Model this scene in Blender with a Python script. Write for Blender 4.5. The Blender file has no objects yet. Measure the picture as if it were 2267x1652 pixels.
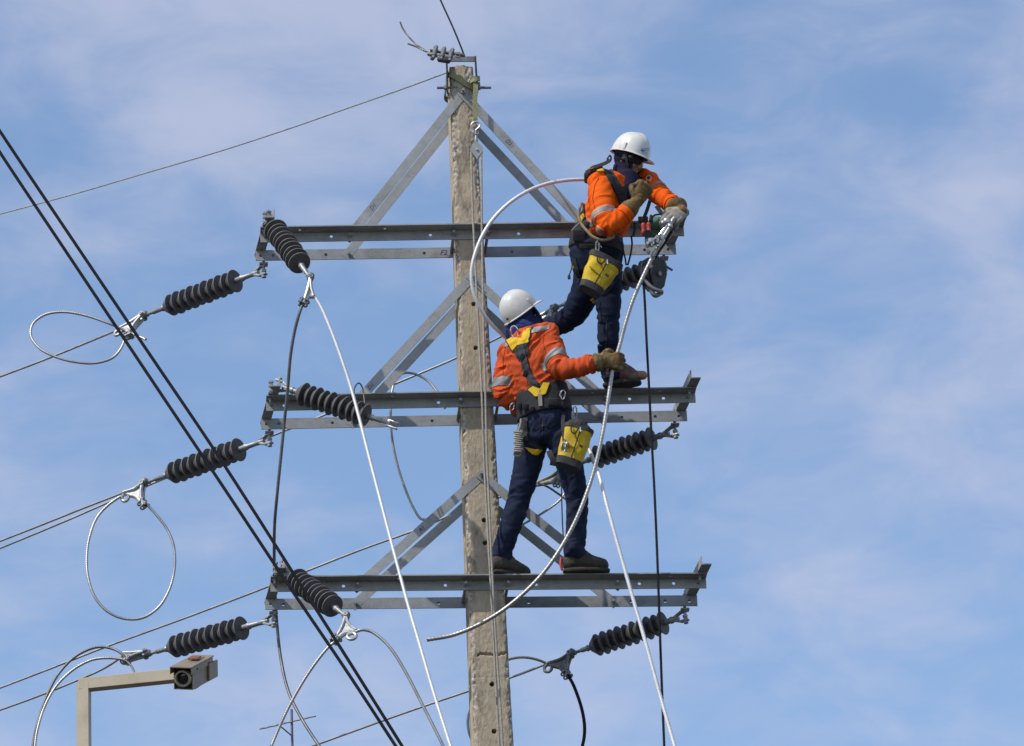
import bpy, bmesh, math, random
from mathutils import Vector, Matrix, noise
from mathutils.bvhtree import BVHTree

random.seed(7)
SC = bpy.context.scene
COL = SC.collection

# ------------------------------------------------------------------ camera
W, H = 2267.0, 1652.4            # measuring raster of the photograph
F = 11995.85                     # focal length in raster pixels
PITCH, ROLL = math.radians(23.0), -0.0388
CAM = Vector((0.0, -28.0, 1.7))
fw = Vector((0, math.cos(PITCH), math.sin(PITCH)))
_R, _U = Vector((1, 0, 0)), Vector((1, 0, 0)).cross(fw)
RT = _R * math.cos(ROLL) + _U * math.sin(ROLL)
UP = -_R * math.sin(ROLL) + _U * math.cos(ROLL)
cd = bpy.data.cameras.new('camera')
cd.sensor_width = 36.0
cd.lens = F / W * 36.0
cd.clip_start, cd.clip_end = 0.1, 6000
cam = bpy.data.objects.new('camera', cd)
COL.objects.link(cam)
cam.matrix_world = Matrix(((RT.x, UP.x, -fw.x, CAM.x), (RT.y, UP.y, -fw.y, CAM.y), (RT.z, UP.z, -fw.z, CAM.z), (0, 0, 0, 1)))
SC.camera = cam

# ------------------------------------------------------------------ sky, sun, exposure
SUN_AZ, SUN_EL = math.radians(53), math.radians(50)     # azimuth to the left of the lens, behind it
TO_SUN = Vector((-math.sin(SUN_AZ) * math.cos(SUN_EL), -math.cos(SUN_AZ) * math.cos(SUN_EL), math.sin(SUN_EL)))
wd = bpy.data.worlds.new('World')
SC.world = wd
wd.use_nodes = True
nt = wd.node_tree
N, LK = nt.nodes, nt.links
N.clear()
out = N.new('ShaderNodeOutputWorld')
bg = N.new('ShaderNodeBackground')
sky = N.new('ShaderNodeTexSky')
sky.sky_type = 'NISHITA'
sky.sun_disc = False
sky.sun_elevation = SUN_EL
sky.sun_rotation = math.atan2(TO_SUN.x, TO_SUN.y)
sky.altitude = 200
sky.air_density, sky.dust_density, sky.ozone_density = 1.0, 0.6, 2.0
tc = N.new('ShaderNodeTexCoord')


def wmath(op, a, b=None):
    n = N.new('ShaderNodeMath')
    n.operation = op
    for i, v in enumerate((a, b)):
        if v is None:
            continue
        if isinstance(v, (int, float)):
            n.inputs[i].default_value = v
        else:
            LK.new(v, n.inputs[i])
    return n.outputs[0]


mp = N.new('ShaderNodeMapping')
mp.inputs['Rotation'].default_value = (0, math.radians(-14), 0)
mp.inputs['Scale'].default_value = (1.0, 1.0, 2.1)
mp.inputs['Location'].default_value = (-5.527, -4.6173, -8.5407)
LK.new(tc.outputs['Generated'], mp.inputs['Vector'])


def wnoise(scale, detail, rough, dist):
    n = N.new('ShaderNodeTexNoise')
    n.inputs['Scale'].default_value = scale
    n.inputs['Detail'].default_value = detail
    n.inputs['Roughness'].default_value = rough
    n.inputs['Distortion'].default_value = dist
    LK.new(mp.outputs['Vector'], n.inputs['Vector'])
    return n.outputs['Fac']


big = wnoise(8.0, 2.5, 0.5, 0.3)
fine = wnoise(34.0, 8.0, 0.56, 0.4)
cl = wmath('ADD', wmath('MULTIPLY', big, 0.66), wmath('MULTIPLY', fine, 0.34))
rmp = N.new('ShaderNodeMapRange')
rmp.interpolation_type = 'SMOOTHSTEP'
rmp.inputs['From Min'].default_value = 0.405
rmp.inputs['From Max'].default_value = 0.635
rmp.inputs['To Min'].default_value = 0.0
rmp.inputs['To Max'].default_value = 0.62
LK.new(cl, rmp.inputs['Value'])
mixc = N.new('ShaderNodeMix')
mixc.data_type = 'RGBA'
LK.new(rmp.outputs['Result'], mixc.inputs['Factor'])
LK.new(sky.outputs['Color'], mixc.inputs['A'])
mixc.inputs['B'].default_value = (3.25, 3.36, 4.18, 1)
LK.new(mixc.outputs['Result'], bg.inputs['Color'])
bg.inputs['Strength'].default_value = 0.15
LK.new(bg.outputs['Background'], out.inputs['Surface'])

sl = bpy.data.lights.new('sun', 'SUN')
sl.energy = 2.9
sl.angle = math.radians(0.53)
sl.color = (1.0, 0.95, 0.87)
sun = bpy.data.objects.new('sun', sl)
COL.objects.link(sun)
sun.rotation_euler = TO_SUN.to_track_quat('Z', 'Y').to_euler()
sun.location = (-20, -40, 60)

SC.view_settings.view_transform = 'Standard'
SC.view_settings.look = 'None'
SC.view_settings.exposure = 0.30
SC.view_settings.gamma = 1.0
SC.view_settings.use_curve_mapping = False
SC.cycles.use_denoising = True
SC.cycles.max_bounces = 6


# ------------------------------------------------------------------ helpers: points
def P(px, py, y):
    """raster position of the photograph + real depth (world Y, pole axis = 0) -> point in the place"""
    d = fw + RT * ((px - W / 2) / F) - UP * ((py - H / 2) / F)
    return CAM + d * ((y - CAM.y) / d.y)


def P3(t):
    return P(*t)


def px_of(p):
    v = p - CAM
    z = v.dot(fw)
    return (W / 2 + F * v.dot(RT) / z, H / 2 - F * v.dot(UP) / z)


# ------------------------------------------------------------------ materials
MATS = {}


def mat(name, c1, c2=None, rough=0.6, metal=0.0, scale=8.0, bump=0.0, bscale=60.0, c3=None, s3=2.5, spec=0.5, detail=6.0,
        stretch=(1, 1, 1), lo=0.35, hi=0.65, rough2=None, fine=None, lo3=0.48, hi3=0.62):
    m = bpy.data.materials.new(name)
    m.use_nodes = True
    n, l = m.node_tree.nodes, m.node_tree.links
    b = n['Principled BSDF']
    b.inputs['Roughness'].default_value = rough
    b.inputs['Metallic'].default_value = metal
    b.inputs['Specular IOR Level'].default_value = spec
    b.inputs['Base Color'].default_value = (*c1, 1)
    t = n.new('ShaderNodeTexCoord')
    g = n.new('ShaderNodeNewGeometry')
    mpp = n.new('ShaderNodeMapping')
    mpp.inputs['Scale'].default_value = stretch
    l.new(g.outputs['Position'], mpp.inputs['Vector'])

    def nz(s, d=detail, r=0.6):
        q = n.new('ShaderNodeTexNoise')
        q.inputs['Scale'].default_value = s
        q.inputs['Detail'].default_value = d
        q.inputs['Roughness'].default_value = r
        l.new(mpp.outputs['Vector'], q.inputs['Vector'])
        return q.outputs['Fac']

    def rng(v, a, bb, c=0.0, d=1.0):
        q = n.new('ShaderNodeMapRange')
        q.inputs['From Min'].default_value, q.inputs['From Max'].default_value = a, bb
        q.inputs['To Min'].default_value, q.inputs['To Max'].default_value = c, d
        l.new(v, q.inputs['Value'])
        return q.outputs['Result']

    def mixer(f, a, bb):
        q = n.new('ShaderNodeMix')
        q.data_type = 'RGBA'
        l.new(f, q.inputs['Factor'])
        for k, v in (('A', a), ('B', bb)):
            if isinstance(v, tuple):
                q.inputs[k].default_value = (*v, 1)
            else:
                l.new(v, q.inputs[k])
        return q.outputs['Result']

    col = None
    if c2:
        f = rng(nz(scale), lo, hi)
        col = mixer(f, c1, c2)
        if rough2 is not None:
            l.new(rng(nz(scale * 1.7), 0.35, 0.65, rough, rough2), b.inputs['Roughness'])
    if c3:
        col = mixer(rng(nz(s3, 8.0, 0.65), lo3, hi3), col or c1, c3)
    if fine:
        col = mixer(rng(nz(fine[0], 3.0), 0.35, 0.65, 0.0, fine[2]), col or c1, fine[1])
    if col is not None:
        l.new(col, b.inputs['Base Color'])
    if bump:
        bp = n.new('ShaderNodeBump')
        bp.inputs['Strength'].default_value = bump
        bp.inputs['Distance'].default_value = 0.01
        l.new(nz(bscale, 5.0), bp.inputs['Height'])
        l.new(bp.outputs['Normal'], b.inputs['Normal'])
    MATS[name] = m
    return m


mat('galvanised', (0.335, 0.345, 0.345), (0.27, 0.278, 0.282), rough=0.55, metal=0.12, scale=26, spec=0.25, bump=0.12, bscale=90, c3=(0.215, 0.21, 0.20), s3=5.5, rough2=0.68, fine=(160, (0.38, 0.39, 0.395), 0.5))
mat('galvanised_dull', (0.24, 0.245, 0.25), (0.15, 0.15, 0.155), rough=0.5, metal=0.5, scale=30, bump=0.12, bscale=110)
mat('forged_steel', (0.36, 0.365, 0.36), (0.24, 0.245, 0.245), rough=0.42, metal=0.6, scale=40, bump=0.15, bscale=120, rough2=0.6)
mat('cast_aluminium', (0.52, 0.52, 0.52), (0.37, 0.37, 0.37), rough=0.38, metal=0.75, scale=30, bump=0.12, bscale=120, rough2=0.55)
mat('dark_steel', (0.07, 0.072, 0.078), (0.04, 0.04, 0.045), rough=0.45, metal=0.6, scale=30, bump=0.1, bscale=90)
mat('new_conductor', (0.76, 0.76, 0.76), (0.66, 0.66, 0.66), rough=0.5, metal=0.25, scale=20, bump=0.05, bscale=200)
mat('weathered_conductor', (0.46, 0.45, 0.435), (0.33, 0.32, 0.31), rough=0.42, metal=0.65, scale=14, bump=0.08, bscale=200)
mat('dark_conductor', (0.17, 0.17, 0.175), (0.11, 0.11, 0.115), rough=0.45, metal=0.5, scale=14, bump=0.08, bscale=200)
mat('black_cable', (0.010, 0.010, 0.014), (0.016, 0.016, 0.020), rough=0.6, scale=9, spec=0.15)
mat('guy_strand', (0.52, 0.50, 0.47), (0.36, 0.35, 0.33), rough=0.45, metal=0.55, scale=18, bump=0.08, bscale=200)
mat('silicone_rubber', (0.105, 0.099, 0.104), (0.080, 0.076, 0.080), rough=0.62, scale=14, bump=0.06, bscale=140, c3=(0.115, 0.108, 0.104), s3=9.0, spec=0.35)
mat('pale_rim', (0.20, 0.19, 0.18), (0.13, 0.125, 0.12), rough=0.7, scale=30, spec=0.3)  # paler grey for the outer edge of each insulator shed
mat('concrete', (0.44, 0.355, 0.245), (0.315, 0.255, 0.178), rough=0.92, scale=9, bump=0.55, bscale=75, c3=(0.165, 0.135, 0.10), s3=7.0, stretch=(1, 1, 0.42), detail=9, fine=(60, (0.52, 0.46, 0.37), 0.42), lo3=0.50, hi3=0.62, spec=0.2)
mat('chipped_concrete', (0.24, 0.21, 0.18), (0.40, 0.35, 0.29), rough=0.95, scale=60, bump=0.8, bscale=110, spec=0.2)
mat('bright_orange', (0.80, 0.118, 0.008), (0.70, 0.094, 0.007), rough=0.78, scale=7, bump=0.22, bscale=230, spec=0.08, c3=(0.62, 0.085, 0.010), s3=11, lo3=0.56, hi3=0.72)
mat('faded_orange', (0.585, 0.092, 0.029), (0.48, 0.072, 0.022), rough=0.82, scale=7, bump=0.22, bscale=230, spec=0.08, c3=(0.45, 0.075, 0.025), s3=10, lo3=0.56, hi3=0.72)
mat('orange_seam', (0.30, 0.045, 0.012), rough=0.85, spec=0.05)
mat('reflective_tape', (0.27, 0.27, 0.265), (0.20, 0.20, 0.197), rough=0.55, metal=0.15, scale=25, bump=0.1, bscale=260)
mat('orange_tape_edge', (0.85, 0.26, 0.10), (0.78, 0.22, 0.09), rough=0.7, scale=20)
mat('denim', (0.013, 0.019, 0.045), (0.008, 0.012, 0.030), rough=0.85, scale=9, bump=0.3, bscale=260, c3=(0.020, 0.028, 0.056), s3=7, spec=0.12, fine=(300, (0.020, 0.027, 0.052), 0.4))
mat('faded_denim', (0.016, 0.023, 0.053), (0.010, 0.015, 0.035), rough=0.85, scale=9, bump=0.3, bscale=260, c3=(0.027, 0.036, 0.066), s3=6, spec=0.12, fine=(300, (0.024, 0.032, 0.060), 0.4))
mat('navy_knit', (0.018, 0.016, 0.042), (0.011, 0.010, 0.026), rough=0.9, scale=14, bump=0.2, bscale=200, spec=0.15)
mat('blue_knit', (0.030, 0.050, 0.170), (0.018, 0.030, 0.100), rough=0.9, scale=10, bump=0.25, bscale=200, spec=0.15)
mat('brown_leather', (0.165, 0.100, 0.034), (0.105, 0.062, 0.022), rough=0.8, scale=22, bump=0.35, bscale=110, c3=(0.24, 0.185, 0.10), s3=16, spec=0.25)
mat('grey_leather', (0.34, 0.31, 0.26), (0.22, 0.19, 0.15), rough=0.8, scale=24, bump=0.35, bscale=110, spec=0.25)
mat('black_webbing', (0.022, 0.022, 0.026), (0.034, 0.034, 0.038), rough=0.75, scale=40, bump=0.3, bscale=200, spec=0.3)
mat('charcoal_webbing', (0.05, 0.05, 0.058), (0.035, 0.035, 0.042), rough=0.75, scale=40, bump=0.3, bscale=200, spec=0.3)
mat('yellow_webbing', (0.72, 0.47, 0.012), (0.60, 0.37, 0.010), rough=0.7, scale=25, bump=0.25, bscale=200, spec=0.3)
mat('yellow_canvas', (0.62, 0.43, 0.020), (0.50, 0.33, 0.014), rough=0.65, scale=12, bump=0.3, bscale=130, c3=(0.38, 0.23, 0.015), s3=9, lo3=0.56, hi3=0.74, spec=0.3)
mat('black_canvas', (0.030, 0.028, 0.030), (0.05, 0.047, 0.047), rough=0.7, scale=20, bump=0.3, bscale=130, spec=0.3)
mat('helmet_plastic', (0.68, 0.67, 0.625), (0.62, 0.61, 0.56), rough=0.24, scale=9, c3=(0.50, 0.475, 0.41), s3=17, lo3=0.55, hi3=0.74, spec=0.5)
mat('brown_boot_leather', (0.125, 0.060, 0.040), (0.085, 0.042, 0.030), rough=0.6, scale=22, bump=0.3, bscale=100, c3=(0.18, 0.13, 0.10), s3=14)
mat('dark_boot_leather', (0.050, 0.038, 0.027), (0.030, 0.024, 0.018), rough=0.65, scale=22, bump=0.4, bscale=70, c3=(0.085, 0.070, 0.052), s3=11, spec=0.3)
mat('boot_sole', (0.045, 0.038, 0.030), (0.028, 0.025, 0.022), rough=0.85, scale=40, bump=0.3, bscale=90)
mat('skin', (0.36, 0.18, 0.115), (0.29, 0.135, 0.085), rough=0.55, scale=20, bump=0.05, bscale=150)
mat('dark_lens', (0.008, 0.008, 0.010), rough=0.08, spec=0.6)
mat('chrome', (0.72, 0.72, 0.72), rough=0.16, metal=1.0)
mat('olive_webbing', (0.33, 0.32, 0.17), (0.25, 0.24, 0.125), rough=0.8, scale=40, bump=0.4, bscale=150, spec=0.2)
mat('grey_rope', (0.40, 0.37, 0.32), (0.28, 0.26, 0.225), rough=0.9, scale=60, bump=0.2, bscale=200, spec=0.2)
mat('tan_rope', (0.34, 0.27, 0.175), (0.24, 0.19, 0.12), rough=0.9, scale=60, bump=0.2, bscale=200, spec=0.2)
mat('green_paint', (0.11, 0.24, 0.16), (0.08, 0.18, 0.12), rough=0.45, scale=20, c3=(0.16, 0.28, 0.2), s3=30)
mat('red_paint', (0.52, 0.06, 0.05), (0.40, 0.045, 0.04), rough=0.5, scale=20)
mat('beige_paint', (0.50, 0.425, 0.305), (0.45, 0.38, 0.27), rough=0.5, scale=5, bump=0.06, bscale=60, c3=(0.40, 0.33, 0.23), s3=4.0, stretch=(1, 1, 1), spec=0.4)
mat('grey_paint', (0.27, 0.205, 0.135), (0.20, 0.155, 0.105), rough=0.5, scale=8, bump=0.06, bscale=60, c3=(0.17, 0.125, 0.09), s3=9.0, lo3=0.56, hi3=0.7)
mat('rust', (0.24, 0.09, 0.035), (0.14, 0.055, 0.03), rough=0.9, scale=40, bump=0.3, bscale=90)
mat('camera_interior', (0.05, 0.036, 0.03), (0.03, 0.024, 0.022), rough=0.7, scale=20)
mat('camera_glass', (0.012, 0.014, 0.018), rough=0.06, spec=0.7)
mat('ring_cream', (0.42, 0.38, 0.27), (0.34, 0.30, 0.21), rough=0.5, scale=20)
mat('hazed_antenna_metal', (0.16, 0.155, 0.21), (0.12, 0.115, 0.16), rough=0.5, metal=0.4, scale=8)  # distance haze painted into the metal: its colour is lightened
mat('antenna_boom', (0.36, 0.35, 0.40), (0.28, 0.27, 0.32), rough=0.5, metal=0.4, scale=8)
mat('blue_ink', (0.035, 0.04, 0.16), rough=0.7)
mat('dark_ink', (0.06, 0.02, 0.02), rough=0.8)
mat('logo_blue', (0.02, 0.19, 0.50), rough=0.35)
mat('logo_grey', (0.28, 0.36, 0.42), rough=0.35)
mat('patch_white', (0.62, 0.58, 0.55), rough=0.7)
mat('ground_gravel', (0.042, 0.040, 0.037), (0.032, 0.034, 0.029), rough=0.95, scale=1.5, bump=0.5, bscale=20, c3=(0.07, 0.068, 0.06), s3=0.15)


# ------------------------------------------------------------------ helpers: objects
WM = {}


def world_of(o):
    return WM.get(o.name, Matrix.Identity(4))


def put(o, M, parent=None):
    COL.objects.link(o)
    WM[o.name] = M.copy()
    if parent is not None:
        o.parent = parent
        o.matrix_basis = world_of(parent).inverted() @ M
    else:
        o.matrix_basis = M
    return o


def tag(o, label=None, cat=None, group=None, kind=None):
    for k, v in (('label', label), ('category', cat), ('group', group), ('kind', kind)):
        if v:
            o[k] = v
    return o


def thing(name, label, cat, loc, group=None):
    o = bpy.data.objects.new(name, None)
    o.empty_display_size = 0.1
    put(o, Matrix.Translation(loc))
    return tag(o, label, cat, group)


def obj(name, vf, m, parent=None, smooth=True, angle=40.0):
    """one mesh object, origin at the middle of its own box"""
    v, f = vf
    lo = Vector((min(p[i] for p in v) for i in range(3)))
    hi = Vector((max(p[i] for p in v) for i in range(3)))
    c = (lo + hi) / 2
    me = bpy.data.meshes.new(name)
    me.from_pydata([(p[0] - c.x, p[1] - c.y, p[2] - c.z) for p in v], [], f)
    fix_normals(me)
    if smooth:
        shade(me, angle)
    me.materials.append(MATS[m])
    o = bpy.data.objects.new(name, me)
    return put(o, Matrix.Translation(c), parent)


def fix_normals(me):
    bm = bmesh.new()
    bm.from_mesh(me)
    bmesh.ops.recalc_face_normals(bm, faces=bm.faces)
    bm.to_mesh(me)
    bm.free()


def shade(me, angle=40.0):
    bm = bmesh.new()
    bm.from_mesh(me)
    ca = math.radians(angle)
    for f in bm.faces:
        f.smooth = True
    for e in bm.edges:
        if len(e.link_faces) == 2:
            e.smooth = e.calc_face_angle(0.0) < ca
        else:
            e.smooth = False
    bm.to_mesh(me)
    bm.free()


def join(*vfs):
    v, f = [], []
    for a, b in vfs:
        n = len(v)
        v += [Vector(p) for p in a]
        f += [tuple(i + n for i in q) for q in b]
    return v, f


def xform(vf, M):
    return [M @ Vector(p) for p in vf[0]], vf[1]


def frame(a, b, hint=None):
    """matrix whose Z runs from a to b, placed at a"""
    z = (Vector(b) - Vector(a)).normalized()
    h = Vector(hint) if hint is not None else (Vector((0, 0, 1)) if abs(z.z) < 0.95 else Vector((1, 0, 0)))
    x = (h - z * h.dot(z)).normalized()
    y = z.cross(x)
    return Matrix(((x.x, y.x, z.x, a[0]), (x.y, y.y, z.y, a[1]), (x.z, y.z, z.z, a[2]), (0, 0, 0, 1)))


def box(x0, x1, y0, y1, z0, z1, bev=0.0):
    if bev <= 0:
        v = [(x, y, z) for x in (x0, x1) for y in (y0, y1) for z in (z0, z1)]
        return v, [(0, 1, 3, 2), (4, 6, 7, 5), (0, 4, 5, 1), (2, 3, 7, 6), (0, 2, 6, 4), (1, 5, 7, 3)]
    bm = bmesh.new()
    r = bmesh.ops.create_cube(bm, size=1.0)
    for q in bm.verts:
        q.co = Vector(((x0 + x1) / 2 + q.co.x * (x1 - x0), (y0 + y1) / 2 + q.co.y * (y1 - y0), (z0 + z1) / 2 + q.co.z * (z1 - z0)))
    bmesh.ops.bevel(bm, geom=list(bm.edges), offset=bev, segments=2, affect='EDGES', profile=0.6)
    return bm_out(bm)


def bm_out(bm):
    bm.verts.index_update()
    v = [q.co.copy() for q in bm.verts]
    f = [tuple(x.index for x in q.verts) for q in bm.faces]
    bm.free()
    return v, f


def lathe(prof, seg=24):
    """prof: (radius, z); closed at the axis where radius is 0"""
    v, f, rings = [], [], []
    for r, z in prof:
        if r < 1e-6:
            rings.append([len(v)])
            v.append(Vector((0, 0, z)))
        else:
            rings.append(list(range(len(v), len(v) + seg)))
            v += [Vector((r * math.cos(2 * math.pi * k / seg), r * math.sin(2 * math.pi * k / seg), z)) for k in range(seg)]
    for a, b in zip(rings, rings[1:]):
        for k in range(seg):
            k2 = (k + 1) % seg
            if len(a) == 1 and len(b) == 1:
                continue
            if len(a) == 1:
                f.append((a[0], b[k2], b[k]))
            elif len(b) == 1:
                f.append((a[k], a[k2], b[0]))
            else:
                f.append((a[k], a[k2], b[k2], b[k]))
    return v, f


def cyl(a, b, r, seg=16, r2=None):
    a, b = Vector(a), Vector(b)
    L = (b - a).length
    r2 = r if r2 is None else r2
    return xform(lathe([(0, 0), (r, 0), (r2, L), (0, L)], seg), frame(a, b))


def hexrod(a, b, r):
    return cyl(a, b, r, 6)


def catmull(pts, n=12):
    if len(pts) < 3:
        return [pts[0].lerp(pts[-1], k / n) for k in range(n + 1)]
    q = [pts[0] * 2 - pts[1]] + list(pts) + [pts[-1] * 2 - pts[-2]]
    o = []
    for i in range(1, len(q) - 2):
        p0, p1, p2, p3 = q[i - 1:i + 3]
        d1, d2, d3 = [max(1e-5, (b - a).length) ** 0.5 for a, b in ((p0, p1), (p1, p2), (p2, p3))]
        m1 = (p1 - p0) / d1 - (p2 - p0) / (d1 + d2) + (p2 - p1) / d2
        m2 = (p2 - p1) / d2 - (p3 - p1) / (d2 + d3) + (p3 - p2) / d3
        m1, m2 = m1 * d2, m2 * d2
        for k in range(n):
            t = k / n
            o.append(p1 * (2 * t ** 3 - 3 * t * t + 1) + m1 * (t ** 3 - 2 * t * t + t) + p2 * (-2 * t ** 3 + 3 * t * t) + m2 * (t ** 3 - t * t))
    o.append(pts[-1].copy())
    return o


def resample(pts, step):
    o, acc = [pts[0].copy()], 0.0
    for a, b in zip(pts, pts[1:]):
        L = (b - a).length
        if L < 1e-9:
            continue
        s = step - acc
        while s <= L:
            o.append(a.lerp(b, s / L))
            s += step
        acc = L - (s - step)
    if (o[-1] - pts[-1]).length > step * 0.3:
        o.append(pts[-1].copy())
    return o


def sweep(pts, r, seg=10, lobes=0, pitch=0.12, radii=None, depth=0.08):
    """tube along pts; with lobes the section is that of a stranded wire and turns along the way"""
    if lobes:
        seg = lobes * 3
    v, f = [], []
    t0 = (pts[1] - pts[0]).normalized()
    h = Vector((0, 0, 1)) if abs(t0.z) < 0.9 else Vector((1, 0, 0))
    x = (h - t0 * h.dot(t0)).normalized()
    run = 0.0
    for i, p in enumerate(pts):
        t = (pts[min(i + 1, len(pts) - 1)] - pts[max(i - 1, 0)]).normalized()
        x = (x - t * x.dot(t)).normalized()
        y = t.cross(x)
        if i:
            run += (p - pts[i - 1]).length
        rr = radii[i] if radii else r
        tw = 2 * math.pi * run / pitch if lobes else 0.0
        for k in range(seg):
            a = 2 * math.pi * k / seg
            q = rr * (1.0 - depth * (0.5 - 0.5 * math.cos(a * lobes))) if lobes else rr
            v.append(p + x * (q * math.cos(a + tw)) + y * (q * math.sin(a + tw)))
    n = len(pts)
    for i in range(n - 1):
        for k in range(seg):
            k2 = (k + 1) % seg
            f.append((i * seg + k, i * seg + k2, (i + 1) * seg + k2, (i + 1) * seg + k))
    f.append(tuple(range(seg - 1, -1, -1)))
    f.append(tuple((n - 1) * seg + k for k in range(seg)))
    return v, f


def plate(outline, holes, t, M):
    """flat plate with real holes; outline/holes in its own 2D plane, thickness t along +Z"""
    bm = bmesh.new()
    ed = []
    for loop in [outline] + holes:
        vs = [bm.verts.new((x, y, 0)) for x, y in loop]
        ed += [bm.edges.new((vs[i], vs[(i + 1) % len(vs)])) for i in range(len(vs))]
    bmesh.ops.triangle_fill(bm, use_beauty=True, use_dissolve=False, edges=ed)
    # a face whose middle lies inside a hole is not part of the plate
    for fc in list(bm.faces):
        c = fc.calc_center_median()
        for hl in holes:
            hc = Vector((sum(p[0] for p in hl) / len(hl), sum(p[1] for p in hl) / len(hl), 0))
            if (c - hc).length < 0.6 * (Vector((*hl[0], 0)) - hc).length:
                bm.faces.remove(fc)
                break
    r = bmesh.ops.extrude_face_region(bm, geom=list(bm.faces))
    bmesh.ops.translate(bm, vec=(0, 0, t), verts=[g for g in r['geom'] if isinstance(g, bmesh.types.BMVert)])
    bmesh.ops.transform(bm, matrix=M, verts=bm.verts)
    return bm_out(bm)


def circ(x, y, r, n=10):
    return [(x + r * math.cos(2 * math.pi * k / n), y + r * math.sin(2 * math.pi * k / n)) for k in range(n)]


def torus(R, r, n=28, m=8, a0=0.0, a1=2 * math.pi, sx=1.0, sy=1.0):
    full = abs(a1 - a0 - 2 * math.pi) < 1e-6
    pts = [Vector((sx * R * math.cos(a0 + (a1 - a0) * k / n), sy * R * math.sin(a0 + (a1 - a0) * k / n), 0)) for k in range(n + 1)]
    return sweep(pts, r, m)


# ------------------------------------------------------------------ structure frame (pole and crossarms)
YAW = 0.0808
CA, SA = math.cos(YAW), math.sin(YAW)
PX, LEAN = -0.2048, -0.0108
ZTOP = 15.462
ARMZ = (14.3624, 13.3323, 12.2379)
ARMD = (0.2426, 0.2600, 0.2709)
ARMT = (0.0107, 0.0127, -0.0021)
ARMM = (0.0106, 0.0137, 0.0055)
HALF = 1.2


def pole_w(z):
    return 0.140 + (15.505 - z) * 0.0186


def pole_d(z):
    return 0.2426 + (14.36 - z) * 0.0133


def S(s, d, z):
    """along the arms, away from the camera, height -> world"""
    return Vector((PX + LEAN * (z - 13) + s * CA - d * SA, s * SA + d * CA, z))


def A(i, s, d, z):
    c = Vector((PX + LEAN * (ARMZ[i] - 13), 0, ARMZ[i]))
    return c + Vector(((s + ARMM[i]) * CA - d * SA, (s + ARMM[i]) * SA + d * CA, z + ARMT[i] * s))


def AM(i):
    o = A(i, 0, 0, 0)
    x = (A(i, 1, 0, 0) - o).normalized()
    y = (A(i, 0, 1, 0) - o).normalized()
    z = x.cross(y)
    return Matrix(((x.x, y.x, z.x, o.x), (x.y, y.y, z.y, o.y), (x.z, y.z, z.z, o.z), (0, 0, 0, 1)))


# ------------------------------------------------------------------ ground
g = obj('ground', ([(-900, -300, 0), (900, -300, 0), (900, 1500, 0), (-900, 1500, 0)], [(0, 1, 2, 3)]), 'ground_gravel')
tag(g, kind='structure')

# ------------------------------------------------------------------ concrete pole
pole = thing('utility_pole', 'weathered tan concrete utility pole with chipped edges carrying three steel crossarms', 'pole', S(0, 0, 0))


def front_z(py):
    """height on the pole's front face that shows at raster row py"""
    z = 13.0
    for _ in range(30):
        p = S(0, -pole_d(z) / 2, z)
        z += (px_of(p)[1] - py) / 363.0
    return z


HOLES = [(673, 0.012), (770, 0.012), (1152, 0.012), (1202, 0.012), (1515, 0.012), (1619, 0.012)]


CHIP = []


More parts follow.
